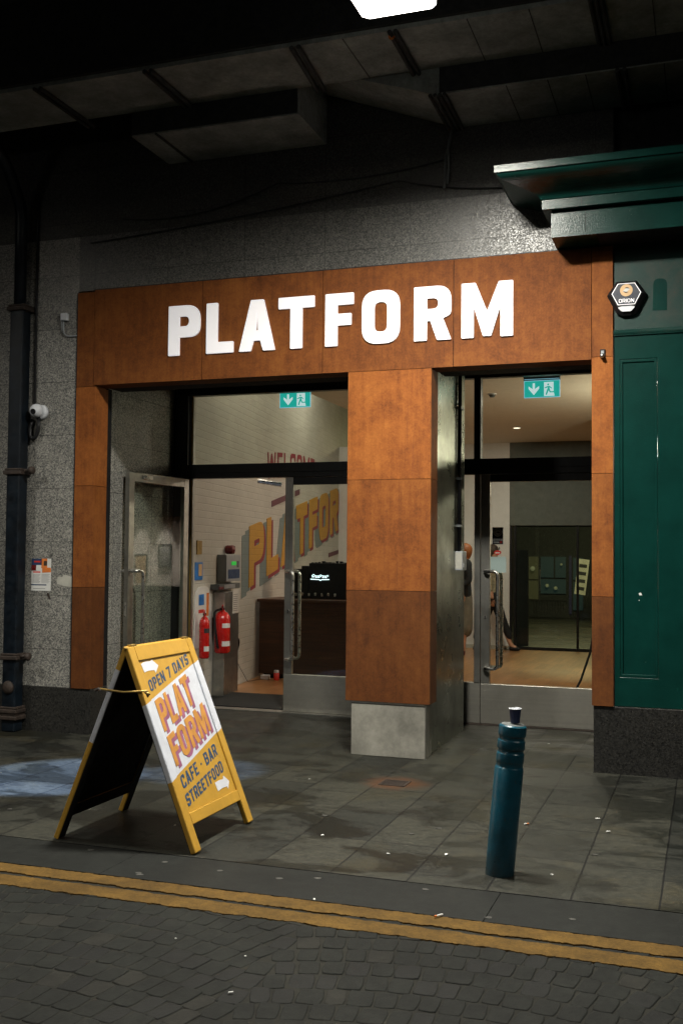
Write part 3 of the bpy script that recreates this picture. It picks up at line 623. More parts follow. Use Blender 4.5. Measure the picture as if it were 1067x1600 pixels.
# the open leaf: built along its hinge line then turned outward
HX, HY = -4.868, 1.742; ang = math.radians(-95.5)
W_ = 0.985
o_d = obj('open_door', B(W_ - .082, W_, -.022, .022, 0.365, 2.245), 'steel', t, bevel=.003)
o_d.matrix_basis = Matrix.Translation((HX, HY, 0)) @ Matrix.Rotation(ang, 4, 'Z')
for nm, bmx, mt, bv in (('hinge_stile', B(0, .082, -.022, .022, 0.365, 2.245), 'steel', .003), ('top_rail', B(.0825, W_ - .0825, -.022, .022, 2.16, 2.245), 'steel', .003), ('kickplate', B(0, W_, -.024, .024, .012, .364), 'steel_kick', .003), ('glass', B(.083, W_ - .083, -.004, .004, .3655, 2.1595), 'glass_leaf', 0),
                        ('rail_bracket', B(W_ - .33, W_ - .20, .0225, .050, 2.19, 2.225), 'steel_bright', .002), ('lock', B(W_ + .0003, W_ + .004, -.010, .010, .93, 1.06), 'steel_bright', 0)):
    obj(nm, bmx, mt, o_d, bevel=bv)
for s in (1, -1):
    bm = BM(); tube(bm, arc_pts([(W_ - .04, .022 * s, 1.345), (W_ - .04, .085 * s, 1.345), (W_ - .125, .10 * s, 1.345), (W_ - .125, .10 * s, .505), (W_ - .04, .085 * s, .505), (W_ - .04, .022 * s, .505)], .04, 6), .0155, 12)
    obj('handle', bm, 'steel_bright', o_d, smooth=True)
# --- right entrance
t = thing('glazed_entrance', 'right doorway of black framed glass with its steel door shut', 'entrance', (-1.45, 1.8, 0))
obj('head_frame', B(-2.158, -0.76, YD - .03, YD + .05, 3.125, 3.208), 'frame_black', t)
obj('transom', B(-2.095, -0.76, YD - .04, YD + .05, 2.247, 2.388), 'frame_black', t, bevel=.003)
obj('transom_lip', B(-1.92, -0.76, YD - .047, YD - .041, 2.300, 2.306), 'black', t)
obj('jamb', B(-2.158, -2.0955, YD - .04, YD + .05, 0.0, 3.1245), 'frame_black', t)
obj('mullion', B(-1.990, -1.929, YD - .035, YD + .05, 2.3885, 3.1245), 'frame_black', t)
obj('post', B(-1.985, -1.931, YD - .03, YD + .03, 0.372, 2.2465), 'steel', t, bevel=.002)
obj('side_kickplate', B(-2.095, -1.931, YD - .024, YD + .024, 0.012, 0.3715), 'steel_kick', t, bevel=.002)
obj('sidelight_glass', B(-2.095, -1.986, YD - .004, YD + .004, 0.372, 2.2465), 'glass', t)
obj('toplight_glass', B(-1.9285, -0.76, YD - .004, YD + .004, 2.3885, 3.1245), 'glass', t); obj('toplight_glass', B(-2.095, -1.9905, YD - .004, YD + .004, 2.3885, 3.1245), 'glass', t)
obj('threshold', B(-2.10, -0.76, YD - .06, YD + .04, 0.0005, 0.010), 'pipe_rust', t)
d = leafdoor(t, -1.927, -0.80, 2.2445)
dhandle(t, d, -1.885, YD - .022, 0.505, 1.372, 0.125); dhandle(t, d, -1.885, YD + .17, 0.505, 1.372, 0.125)
# door stickers on the glass
def sticker(name, label, x0, x1, z0, z1, mat, y=YD - .0045):
    s = thing(name, label, 'sticker', ((x0 + x1) / 2, y, z0)); obj('backing', B(x0, x1, y - .001, y, z0, z1), mat, s); return s
s = sticker('sticker', 'black square sticker with a round grey emblem high on the right door glass', -1.825, -1.728, 1.615, 1.768, 'ink_dark')
ring = lambda cx, cz, r0, r1, y, n=28: prism(BM(), [[(cx + r1 * math.cos(2 * PI * k / n), cz + r1 * math.sin(2 * PI * k / n)) for k in range(n)]] + ([[(cx + r0 * math.cos(2 * PI * k / n), cz + r0 * math.sin(2 * PI * k / n)) for k in range(n)]] if r0 > 0 else []), lambda a, b, z: (a, y - z, b), 0, .0006)
obj('emblem', ring(-1.777, 1.722, 0, .038, YD - .0057), 'paper', s); obj('emblem_ring', ring(-1.777, 1.722, .024, .028, YD - .0064), 'ink_dark', s)
obj('emblem_mark', prism(BM(), [[(-1.795, 1.712), (-1.785, 1.727), (-1.771, 1.73), (-1.76, 1.722), (-1.758, 1.712), (-1.765, 1.718), (-1.773, 1.714), (-1.78, 1.721)]], lambda a, b, z: (a, YD - .0064 - z, b), 0, .0005), 'ink_dark', s)
bm = BM()
for k in range(5): box(bm, -1.817 + k * .017, -1.805 + k * .017, YD - .0062, YD - .0056, 1.648, 1.666)
box(bm, -1.817, -1.765, YD - .0062, YD - .0056, 1.630, 1.638); obj('lettering', bm, 'paper', s); obj('red_patch', B(-1.758, -1.738, YD - .0062, YD - .0056, 1.626, 1.642), 'sign_red', s)
s = thing('sticker', 'small sticker with a red lozenge and dark leaves under the black sticker', 'sticker', (-1.777, YD - .005, 1.51))
obj('lozenge', prism(BM(), [fil([(-1.812, 1.535, .01), (-1.777, 1.515, .01), (-1.743, 1.535, .01), (-1.747, 1.553, .008), (-1.777, 1.562, .01), (-1.808, 1.553, .008)])], lambda a, b, z: (a, YD - .0045 - z, b), 0, .001), 'sign_red', s)
obj('lozenge_text', B(-1.798, -1.757, YD - .0062, YD - .0056, 1.533, 1.543), 'paper', s)
obj('leaves', prism(prism(BM(), [fil([(-1.80, 1.572, .006), (-1.79, 1.566, 0), (-1.787, 1.59, .004), (-1.797, 1.592, .004)])], lambda a, b, z: (a, YD - .0045 - z, b), 0, .001), [fil([(-1.765, 1.566, 0), (-1.755, 1.572, .006), (-1.758, 1.592, .004), (-1.767, 1.59, .004)])], lambda a, b, z: (a, YD - .0045 - z, b), 0, .001), 'ink_dark', s)
s = sticker('notice', 'pale blue grey blank square notice above the right door handle', -1.842, -1.700, 1.362, 1.503, 'notice_pale' if 'notice_pale' in M else 'paper')
M['notice_pale'] = plain('notice_pale', (0.33, 0.42, 0.40), 0.7, var=0.05); s.children[0].data.materials[0] = M['notice_pale']; s['category'] = 'notice'
# keypad box and conduit on the polished lining
t = thing('keypad_box', 'steel keypad box with white label on the polished side of the middle pillar', 'keypad', (-1.96, 1.12, 1.39))
obj('case', B(-1.9945, -1.93, 1.04, 1.20, 1.385, 1.545), 'grey_plastic', t, bevel=.006)
obj('label_plate', B(-1.991, -1.935, 1.0385, 1.0395, 1.40, 1.535), 'paper_old', t)
obj('button', B(-1.9295, -1.927, 1.07, 1.09, 1.41, 1.425), 'white_plastic', t); obj('button', B(-1.9295, -1.927, 1.07, 1.09, 1.43, 1.445), 'white_plastic', t)
t = thing('conduit', 'dark vertical conduit rising from the keypad box to the lintel', 'conduit', (-1.975, 1.12, 1.5))
bm = BM(); tube(bm, [(-1.972, 1.10, 1.5452), (-1.972, 1.10, 3.2)], .014, 12); tube(bm, [(-1.978, 1.155, 1.5452), (-1.978, 1.155, 3.2)], .012, 12); obj('pipe', bm, 'black', t, smooth=True)
bm = BM()
for z in (1.75, 2.15, 2.75): box(bm, -1.9945, -1.953, 1.07, 1.18, z, z + .02)
obj('clip', bm, 'grey_dark', t)

# ================================================================== GREEN SHOPFRONT ON THE RIGHT
t = thing('green_shopfront', 'glossy dark green painted pilaster and cornice right of the rusty portal', 'shopfront', (-0.1, 0, 0))
obj('plinth', B(-0.758, 4.0, -0.004, 0.09, -0.05, 0.4655), 'plinth_right', t, bevel=.004)
def outl(x0, x1, z0, z1): return [(x0, z0), (x1, z0), (x1, z1), (x0, z1)]
fx = lambda y0: (lambda a, b, z: (a, y0 - z, b))
bm = prism(BM(), [outl(-0.615, -0.02, 0.468, 3.068), outl(-0.575, -0.322, 0.672, 2.90)], fx(0.03), 0.0, 0.030); obj('pilaster', bm, 'green', t, bevel=.004)
obj('recessed_panel', B(-0.574, -0.323, 0.012, 0.029, 0.673, 2.899), 'green', t)
bm = prism(BM(), [outl(-0.5745, -0.3225, 0.6725, 2.8995), outl(-0.556, -0.341, 0.694, 2.878)], fx(0.0115), 0.0, 0.010); obj('panel_moulding', bm, 'green', t, bevel=.004)
obj('pilaster', B(-0.0185, 4.0, 0.03, 0.09, 0.468, 3.068), 'green', t)
obj('moulding', tube(BM(), [(-0.616, 0.0, 3.092), (4.0, 0.0, 3.092)], .020, 14), 'green_worn', t, smooth=True)
obj('moulding_fillet', B(-0.616, 4.0, -0.012, 0.03, 3.0685, 3.0745), 'green', t)
obj('frieze', B(-0.614, 4.0, 0.002, 0.09, 3.112, 3.715), 'green_worn', t)
obj('patch', prism(BM(), [fil([(-0.352, 3.235, 0), (-0.255, 3.232, 0), (-0.255, 3.455, .04), (-0.345, 3.46, .04)])], fx(0.0017), 0, .0015), 'green', t)
# cornice: profile swept along the front and mitred round its left end
def cornice(prof, mat, name, par):
    bm = BM(); rows = []
    for p, z in prof:      # p = projection
        rows.append([bm.verts.new((-1.012 + 0.306 - p, 0.099, z)), bm.verts.new((-1.012 + 0.306 - p, -p, z)), bm.verts.new((4.0, -p, z)), bm.verts.new((4.0, 0.099, z))])
    for a, b_ in zip(rows[:-1], rows[1:]):
        for k in range(3): bm.faces.new([a[k], a[k + 1], b_[k + 1], b_[k]])
    bm.faces.new(rows[0][::-1]); bm.faces.new(rows[-1])
    return obj(name, bm, mat, par)
obj('cornice_core', B(-0.706, 4.0, -0.30, -0.001, 3.719, 3.7195), 'matt_black', t)
cornice([(0.0, 3.7200), (0.296, 3.7205), (0.306, 3.722), (0.306, 3.898), (0.300, 3.900), (0.290, 3.905)], 'green', 'cornice_box', t)
cy = []
for k in range(13):
    u = k / 12; cy.append((0.372 + 0.255 * u + 0.035 * math.sin(2 * PI * u) * -1, 3.975 + 0.125 * u))
cornice([(0.29, 3.9055), (0.330, 3.906), (0.360, 3.9075), (0.363, 3.970)] + cy + [(0.642, 4.101), (0.642, 4.149), (0.0, 4.150)], 'green', 'cornice', t)
bm = BM()
for (xs, z0, z1, yy) in ((-0.78, 3.74, 3.89, -0.3075), (-0.80, 3.915, 3.965, -0.365)):
    box(bm, xs, xs + .003, yy, yy + .002, z0, z1)
obj('cornice_joint', bm, 'sooty', t)
obj('paint_chip', prism(prism(BM(), [[(-.452, 1.255), (-.44, 1.262), (-.432, 1.255), (-.428, 1.24), (-.436, 1.246), (-.444, 1.240)]], fx(.0118), 0, .0008), [[(-.453, 1.208), (-.445, 1.212), (-.447, 1.203)]], fx(.0118), 0, .0008), 'paper', t)

# alarm box
t = thing('alarm_box', 'black hexagonal alarm box reading ORION over a grey strobe', 'alarm box', (-0.525, 0, 3.33))
AF = lambda s, y0: (lambda a, b, z: (-0.525 + a * s, y0 - z, 3.352 + b * s))
hexo = [(-0.135, 0.0), (-0.068, -0.130), (-0.03, -0.150), (0.03, -0.150), (0.068, -0.130), (0.135, 0.0), (0.070, 0.095), (-0.070, 0.095)]
bm = BM(); c0 = [Vector((a, 0.0015, b)) for a, b in hexo]; rows = []
for s_, y_ in ((1.0, 0.0015), (1.0, -0.030), (0.80, -0.058)):
    rows.append([bm.verts.new((-0.525 + a * s_, y_, 3.352 + b * s_ + (0.002 if s_ < 1 else 0))) for a, b in hexo])
for a, b_ in zip(rows[:-1], rows[1:]):
    for k in range(8): bm.faces.new([a[k], a[(k + 1) % 8], b_[(k + 1) % 8], b_[k]])
bm.faces.new(rows[0][::-1]); bm.faces.new(rows[-1]); obj('case', bm, 'case_blk' if 'case_blk' in M else 'black', t, bevel=.004)
h6 = lambda s: [(-0.100 * s, 0.004 * s), (-0.058 * s, -0.078 * s), (0.058 * s, -0.078 * s), (0.100 * s, 0.004 * s), (0.058 * s, 0.074 * s), (-0.058 * s, 0.074 * s)]
M['alarm_face'] = plain('alarm_face', (0.045, 0.05, 0.065), 0.35, var=0.3)
obj('faceplate', prism(BM(), [h6(1.0)], AF(1, -.0585), 0, .003), 'alarm_face', t); obj('face_outline', prism(BM(), [h6(1.0), h6(0.945)], AF(1, -.0617), 0, .0015), 'letter_white', t)
disc = [(0.043 * math.cos(2 * PI * k / 32), 0.024 + 0.043 * math.sin(2 * PI * k / 32)) for k in range(32)]
M['alarm_tan'] = plain('alarm_tan', (0.62, 0.40, 0.20), 0.4, var=0.06)
obj('emblem', prism(BM(), [disc], AF(1, -.0618), 0, .0015), 'alarm_tan', t)
bm = BM(); prism(bm, [fil([(-.012, .038, 0), (.004, .047, .01), (.026, .034, 0), (.004, .038, .01)])], AF(1, -.0645), 0, .001); prism(bm, [fil([(-.024, .018, 0), (-.004, .004, .01), (.014, .010, 0), (-.004, .013, .01)])], AF(1, -.0645), 0, .001); obj('emblem_stroke', bm, 'ink_dark', t)
obj('emblem_core', prism(BM(), [fil([(-.026, .014, .01), (.004, .010, .01), (.026, .034, .01), (-.004, .040, .01)])], AF(1, -.0635), 0, .0006), 'paper', t)
obj('lettering', word(BM(), 'ORION', lambda a, b, z: (-0.525 - 0.051 + a * 0.0262, -.0618 - z, 3.352 - 0.062 + b * 0.0262), w=.80, s=.15, gap=.16, z0=0, z1=.0015, length=3.95), 'letter_white', t)
st = prism(BM(), [fil([(-.060, -.094, .01), (-.032, -.125, .012), (.032, -.125, .012), (.060, -.094, .01), (0.03, -.088, 0), (-.03, -.088, 0)])], AF(1, -.044), 0, .018); obj('strobe', st, 'white_plastic', t, bevel=.004)
# tiny sensor on the steel strip
t = thing('bracket_sensor', 'tiny black clip sensor with silver nose on the right rusty strip', 'sensor', (-0.69, -0.02, 2.93))
obj('plate', B(-0.708, -0.672, -0.032, -0.0205, 2.915, 2.975), 'black', t, bevel=.002); obj('nose', lathe(BM(), [(0.012, -.045), (0.015, -.030), (0.015, -.008)], (-0.692, -0.025, 2.925), 14, 'y'), 'steel_bright', t, smooth=True); obj('lens', B(-0.70, -0.682, -0.0335, -0.0325, 2.945, 2.965), 'grey_plastic', t)

# ================================================================== THINGS ON THE LEFT WALL
t = thing('downpipe', 'old square cast iron downpipe with rusty collars at the left edge', 'downpipe', (-5.53, -0.1, 0))
obj('shaft', B(-5.600, -5.468, -0.135, -0.020, 0.0, 3.58), 'pipe_paint', t, bevel=.012)
obj('upper_shaft', tube(BM(), arc_pts([(-5.535, -.09, 3.57), (-5.535, -.09, 4.45), (-5.535, -.30, 4.75), (-5.535, -.58, 4.95)], .1), .05, 14), 'pipe_paint', t, smooth=True)
for z in (0.10, 0.155, 0.60, 2.16, 3.56):
    c = obj('collar', B(-5.625, -5.443, -0.155, -0.003, z, z + .035), 'pipe_rust', t, bevel=.008); c = obj('collar', B(-5.614, -5.454, -0.146, -0.002, z + .036, z + .055), 'pipe_rust', t, bevel=.006)
for z in (0.632, 2.195):
    bm = BM(); tube(bm, [(-5.445, -.10, z), (-5.392, -.10, z)], .016, 10); lathe(bm, [(0.02, -.014), (.034, -.006), (.034, .018), (.02, .03)], (-5.375, -.105, z), 12, 'x'); obj('lug', bm, 'pipe_rust', t, smooth=True)
bm = BM(); lathe(bm, [(0.02, -.022), (.05, -.012), (.058, 0.0)], (-5.535, -.136, .37), 18, 'y'); obj('boss', bm, 'pipe_rust', t, smooth=True)
t = thing('cable', 'thin black cable running down the wall beside the downpipe', 'cable', (-5.42, -0.01, 3))
obj('cable_run', tube(BM(), [(-5.43, -.004, 4.6), (-5.428, -.006, 3.6), (-5.424, -.004, 2.75)], .010, 8), 'black', t)
t = thing('dome_camera', 'white dome camera on the granite wall beside the downpipe', 'camera', (-5.36, 0, 2.70))
obj('mount', lathe(BM(), [(.048, -.035), (.062, -.020), (.064, .006)], (-5.352, -.002, 2.700), 24, 'y'), 'white_plastic', t, smooth=True)
dc = Matrix.Translation((-5.365, -.060, 2.707)); bm = BM(); bmesh.ops.create_uvsphere(bm, u_segments=28, v_segments=18, radius=.058, matrix=dc); dome = obj('dome', bm, 'white_plastic', t, smooth=True)
dv = Vector((0.05, -1.0, -.25)).normalized(); q = dv.to_track_quat('Z', 'Y').to_matrix().to_4x4(); bm = BM(); lathe(bm, [(.0235, 0.0), (.0235, .010), (.019, .012), (.012, .009)], (0, 0, 0), 24); bm.transform(Matrix.Translation(Vector((-5.365, -.060, 2.707)) + dv * .050) @ q)
obj('lens', bm, 'black', dome, smooth=True)
obj('cable_loop', tube(BM(), arc_pts([(-5.362, -.03, 2.655), (-5.364, -.03, 2.54), (-5.395, -.03, 2.475), (-5.442, -.03, 2.475), (-5.455, -.028, 2.56), (-5.43, -.02, 2.64)], .03), .017, 10), 'black', t, smooth=True)
t = thing('junction_box', 'small white junction box high on the granite wall left of the fascia', 'junction box', (-5.138, 0, 3.5))
obj('case', B(-5.168, -5.108, -0.034, 0.0055, 3.472, 3.535), 'white_plastic', t, bevel=.005)
obj('cable_pair', tube(tube(BM(), arc_pts([(-5.15, -.012, 3.47), (-5.148, -.010, 3.36), (-5.10, -.008, 3.335), (-5.02, -.008, 3.338)], .03), .006, 8), [(-5.168, -.012, 3.47), (-5.166, -.008, 3.385)], .005, 8), 'grey_plastic', t, smooth=True)
# poster
t = thing('poster', 'leaflet with a blue and orange picture above small print taped to the granite', 'poster', (-5.33, 0, 1.18))
PY = 0.0045
pf = lambda a, b, z: (-5.427 + a * .194, PY - z, 1.180 + b * .272)
def rect(x0, x1, y0, y1): return [(x0, y0), (x1, y0), (x1, y1), (x0, y1)]
obj('sheet', prism(BM(), [rect(0, 1, 0, 1)], pf, 0, .0012), 'paper', t)
for nm, c, mt in (('picture_navy', rect(0.0, .52, .80, 1.0), 'navy'), ('picture_dark', rect(.0, .25, .62, .80), 'red_dark'), ('picture_brown', rect(.50, .80, .70, 1.0), 'orange'), ('picture_hair', fil([(.62, .78, .04), (.80, .78, .04), (.80, .93, .05), (.62, .93, .05)]), 'hair_brown'), ('picture_orange', fil([(.55, .56, 0), (1.0, .58, 0), (1.0, .72, .05), (.55, .73, .05)]), 'orange'), ('headline', rect(.12, .45, .88, .93), 'sign_red'), ('red_line', rect(.08, .46, .56, .60), 'sign_red'), ('blue_band', rect(0.0, .78, .165, .20), 'navy'), ('picture_page', rect(.24, .48, .63, .78), 'paper')):
    off = .0013 if nm != 'headline' and nm != 'picture_hair' and nm != 'picture_orange' and nm != 'picture_page' else .0019
    obj(nm, prism(BM(), [c], pf, off, off + .0005), mt, t)
bm = BM()
for k in range(8): prism(bm, [rect(.07, .46 - .04 * (k % 3), .50 - k * .037, .512 - k * .037)], pf, .0013, .0017); prism(bm, [rect(.52, .93 - .05 * (k % 2), .50 - k * .037, .512 - k * .037)], pf, .0013, .0017)
prism(bm, [rect(.1, .72, .06, .075)], pf, .0013, .0017); obj('small_print', bm, 'ink', t)
t = thing('paper_scrap', 'torn pale paper scrap stuck to the granite beside the rusty pillar', 'paper', (-5.1, 0, 1.22))
obj('scrap', prism(BM(), [[(-5.172, 1.24), (-5.10, 1.222), (-5.022, 1.215), (-5.024, 1.298), (-5.09, 1.318), (-5.115, 1.315), (-5.12, 1.300), (-5.168, 1.300)]], fx(.0045), 0, .0015), 'paper_old', t)
t = thing('leaf_scrap', 'dry brown scrap caught on the granite below the leaflet', 'scrap', (-5.25, 0, 1.12))
obj('scrap', prism(BM(), [[(-5.262, 1.165), (-5.25, 1.16), (-5.243, 1.135), (-5.232, 1.118), (-5.238, 1.108), (-5.255, 1.13), (-5.268, 1.148)]], fx(.003), 0, .004), 'pipe_rust', t)

# cables looping over the upper wall
def wire(label, pts, r=.006):
    t = thing('wire', label, 'wire', pts[0]); obj('strand', tube(BM(), pts, r, 6), 'sooty', t)
def sag(a, b, d, n=16): return [(a[0] + (b[0] - a[0]) * k / n, a[1] + (b[1] - a[1]) * k / n, a[2] + (b[2] - a[2]) * k / n - d * 4 * (k / n) * (1 - k / n)) for k in range(n + 1)]
wire('thin dark wire sagging along the upper wall above the PLATFORM fascia', sag((-4.9, -.006, 4.12), (-2.2, -.006, 4.36), .03) + sag((-2.2, -.006, 4.36), (-1.35, -.006, 4.22), .03)[1:])
wire('second thin wire higher on the dark upper wall', sag((-4.6, -.006, 4.30), (-3.2, -.006, 4.45), .10) + sag((-3.2, -.006, 4.45), (-1.85, -.006, 4.48), .05)[1:])
t = thing('hanging_cable', 'loose grey cable ends dangling from the beam above the fascia', 'cable', (-1.83, -.01, 4.25))
obj('strand', tube(BM(), arc_pts([(-1.79, -.02, 4.70), (-1.80, -.03, 4.60), (-1.83, -.03, 4.50), (-1.84, -.03, 4.25)], .04), .010, 8), 'grey_dark', t); obj('strand', tube(BM(), arc_pts([(-1.78, -.03, 4.70), (-1.81, -.05, 4.57), (-1.80, -.05, 4.40), (-1.815, -.05, 4.28)], .04), .009, 8), 'grey_dark', t)

# ================================================================== INTERIOR
def wallx(y): return -4.58 - 0.15 * y
struct('interior_floor', B(-7.5, 2.5, 1.905, 9.55, -0.25, 0.002), 'floor_wood')
struct('entrance_floor', B(-7.0, 2.5, 1.8455, 2.9, 0.0035, 0.006), 'kerb')
t = thing('door_mat', 'black ribbed entrance mat inside the open left door', 'mat', (-4.3, 2.3, 0.006)); obj('pile', prism(BM(), [fil([(-4.74, 1.86, .02), (-3.0, 1.86, .02), (-3.0, 2.82, .02), (-4.83, 2.82, .02)])], lambda a, b, z: (a, b, z), .0065, .016), 'mat', t)
t = thing('brick_wall', 'white painted brick wall inside the left door carrying the mural', 'wall', (-5.2, 4, 0))
bm = BM(); vs = []
for (x, y) in ((wallx(1.86), 1.86), (wallx(10.9), 10.9), (wallx(10.9) - .3, 10.9), (wallx(1.86) - .3, 1.86)): vs.append([bm.verts.new((x, y, z)) for z in (0, 4.9)])
for k in range(4): a, b_ = vs[k], vs[(k + 1) % 4]; bm.faces.new([a[0], b_[0], b_[1], a[1]])
bm.faces.new([v[0] for v in vs]); bm.faces.new([v[1] for v in vs][::-1]); obj('bricks', bm, 'brick_white', t)
# mural: (u = distance in y, v = height) on the slanted wall face
nrm = Vector((1, .15, 0)).normalized()
def mw(y, z, o): 
    p = Vector((wallx(y), y, z)) + nrm * o; return p
SL = 0.150
mk = lambda dy, dz, off: (lambda a, b, z: mw(3.905 + dy + a * .73, 1.105 + dz + (a * .73) * SL + b * .735, off + z))
LEN = (10.55 - 3.905) / .73
mp = t
bm = word(BM(), 'PLATFORM', mk(-.30, -.12, 0), w=.98, s=.30, gap=.20, z0=.001, z1=.004, length=LEN); word(bm, 'PLATFORM', mk(-.16, -.06, 0), w=.98, s=.30, gap=.20, z0=.001, z1=.0035, length=LEN); obj('mural_shadow', bm, 'mural_grey', mp)
bm = word(BM(), 'PLATFORM', mk(.10, -.035, 0), w=.98, s=.30, gap=.20, z0=.001, z1=.006, length=LEN); obj('mural_edge', bm, 'mural_red', mp)
bm = word(BM(), 'PLATFORM', mk(0, 0, 0), w=.98, s=.30, gap=.20, z0=.001, z1=.009, length=LEN); obj('mural_letters', bm, 'mural_yellow', mp)
def arcw(a, b, z): 
    y = 4.72 + a * .27; return mw(y, 2.46 + .34 * b + 0.30 * math.sin((y - 4.6) / 3.3 * PI * .55) * .6, z)
obj('mural_welcome', word(BM(), 'WELCOME', arcw, w=.98, s=.20, gap=.28, z0=.001, z1=.005, length=(7.55 - 4.72) / .27), 'mural_red', mp)
obj('mural_bar', prism(BM(), [[(4.95, 2.12), (6.55, 2.38), (6.55, 2.46), (4.95, 2.20)]], lambda a, b, z: mw(a, b, z), .001, .005), 'mural_plum', mp)
obj('mural_bar', prism(BM(), [[(8.7, 1.47), (10.5, 1.60), (10.5, 1.67), (8.7, 1.54)]], lambda a, b, z: mw(a, b, z), .001, .005), 'mural_plum', mp)
t = thing('interior_walls', 'plain pale inner walls and ceiling of the hall behind the glass', 'walls', (-2, 9, 0))
obj('rear_wall', B(-6.2, -3.05, 9.55, 9.7, 0, 3.38), 'plaster_white', t)
obj('reflection_panel', B(-3.05, 2.5, 9.555, 9.7, 2.02, 3.38), 'grey_green', t)  # grey-green panel standing in for a reflection on the door glass
obj('ceiling', B(-4.35, 2.5, 1.87, 9.7, 3.38, 3.5), 'ceiling', t)
obj('high_ceiling', B(-7.5, -4.352, 1.87, 10.9, 4.91, 5.0), 'ceiling', t); obj('ceiling_upstand', B(-4.36, -4.34, 1.87, 10.9, 3.5005, 4.905), 'plaster', t)
obj('right_wall', B(2.5, 2.6, 1.87, 9.7, 0, 3.38), 'plaster', t)
obj('gallery_wall', B(-1.30, 2.4, 6.9, 7.0, 0.98, 2.10), 'plaster_white', t); obj('gallery_dado', B(-1.30, 2.4, 6.88, 7.0, 0, 0.978), 'cloth_black', t); obj('gallery_shelf', B(-1.30, 2.4, 6.84, 6.899, 0.9785, 1.01), 'plaster_white', t); obj('gallery_header', B(-1.30, 2.4, 6.6, 7.0, 2.102, 3.37), 'matt_black', t)
obj('front_wall', B(-6.5, -5.2, 1.862, 1.875, 0, 4.9), 'plaster', t); obj('front_upstand', B(-5.6, 2.5, 1.876, 1.90, 3.21, 4.9), 'matt_black', t)
obj('rear_ledge', B(-6.2, -3.05, 9.50, 9.5495, 0.0, .06), 'paper_old', t)
# pictures with spotlights on the gallery wall (seen mirrored in the open door)
for k, (px_, pw, pz0, pz1) in enumerate(((-0.95, .26, 1.28, 1.66), (-0.45, .26, 1.28, 1.66), (0.05, .26, 1.0, 1.5), (0.55, .26, 1.25, 1.65))):
    f = thing('framed_picture', ['small framed print nearest the corner of the gallery wall', 'second framed print along the gallery wall', 'tall framed print in the middle of the gallery wall', 'framed print furthest along the gallery wall'][k], 'picture', (px_, 6.89, pz0), 0, 'framed prints on the gallery wall')
    obj('frame', prism(BM(), [rect(px_, px_ + pw, pz0, pz1), rect(px_ + .02, px_ + pw - .02, pz0 + .02, pz1 - .02)], fx(6.899), 0, .02), 'ink_dark', f); obj('print', B(px_ + .0205, px_ + pw - .0205, 6.885, 6.8985, pz0 + .0205, pz1 - .0205), 'alarm_tan' if k % 2 == 0 else 'ink', f)
    l = bpy.data.lights.new('picture_spot', 'SPOT'); l.energy = 130; l.color = (1, .90, .72); l.spot_size = math.radians(62); l.spot_blend = .8; l.shadow_soft_size = .03
    lo = bpy.data.objects.new('picture_spot', l); COL.objects.link(lo); lo.location = (px_ + .13, 6.74, 2.08); lo.rotation_euler = Vector((0, .16, -.85)).to_track_quat('-Z', 'Y').to_euler()
# interior lamps: recessed downlights, each its own fitting
def downlight(x, y, z, e, label, r=.05, size=0.3):
    t = thing('downlight', label, 'light', (x, y, z), 0, 'recessed downlights in the hall ceiling')
    obj('lamp_disc', lathe(BM(), [(r, -.004), (r, 0)], (x, y, z), 20), emit('down_glow', (1, .86, .66), 3.0), t); obj('trim_ring', lathe(BM(), [(r * 1.3, -.003), (r * 1.25, .0)], (x, y, z), 20), 'white_plastic', t)
    l = bpy.data.lights.new('downlight_lamp', 'AREA'); l.shape = 'DISK'; l.size = size; l.energy = e; l.color = (1, .90, .76)
    lo = bpy.data.objects.new('downlight_lamp', l); COL.objects.link(lo); lo.location = (x, y, z - .02)
downlight(-4.75, 3.4, 4.9, 32, 'recessed downlight over the mural near the door'); downlight(-5.0, 6.6, 4.9, 45, 'recessed downlight over the far end of the mural')
downlight(-1.72, 4.6, 3.378, 18, 'recessed downlight behind the right exit sign'); downlight(-2.6, 7.6, 3.378, 45, 'recessed downlight near the rear wall of the hall'); downlight(-0.2, 4.0, 3.378, 25, 'recessed downlight beyond the right pilaster')
t = thing('ceiling_fill_globe', 'added unseen warm globe brightening the hall ceiling behind the right pilaster', 'light', (-0.15, 4.3, 2.7)); bm = BM(); bmesh.ops.create_uvsphere(bm, u_segments=20, v_segments=14, radius=.13, matrix=Matrix.Translation((-0.15, 4.3, 2.7))); obj('globe', bm, emit('fill_globe_glow', (1, .86, .66), 190), t, smooth=True); obj('cord', tube(BM(), [(-0.15, 4.3, 2.83), (-0.15, 4.3, 3.378)], .005), 'black', t)  # globe lamp added out of view to brighten the hall ceiling
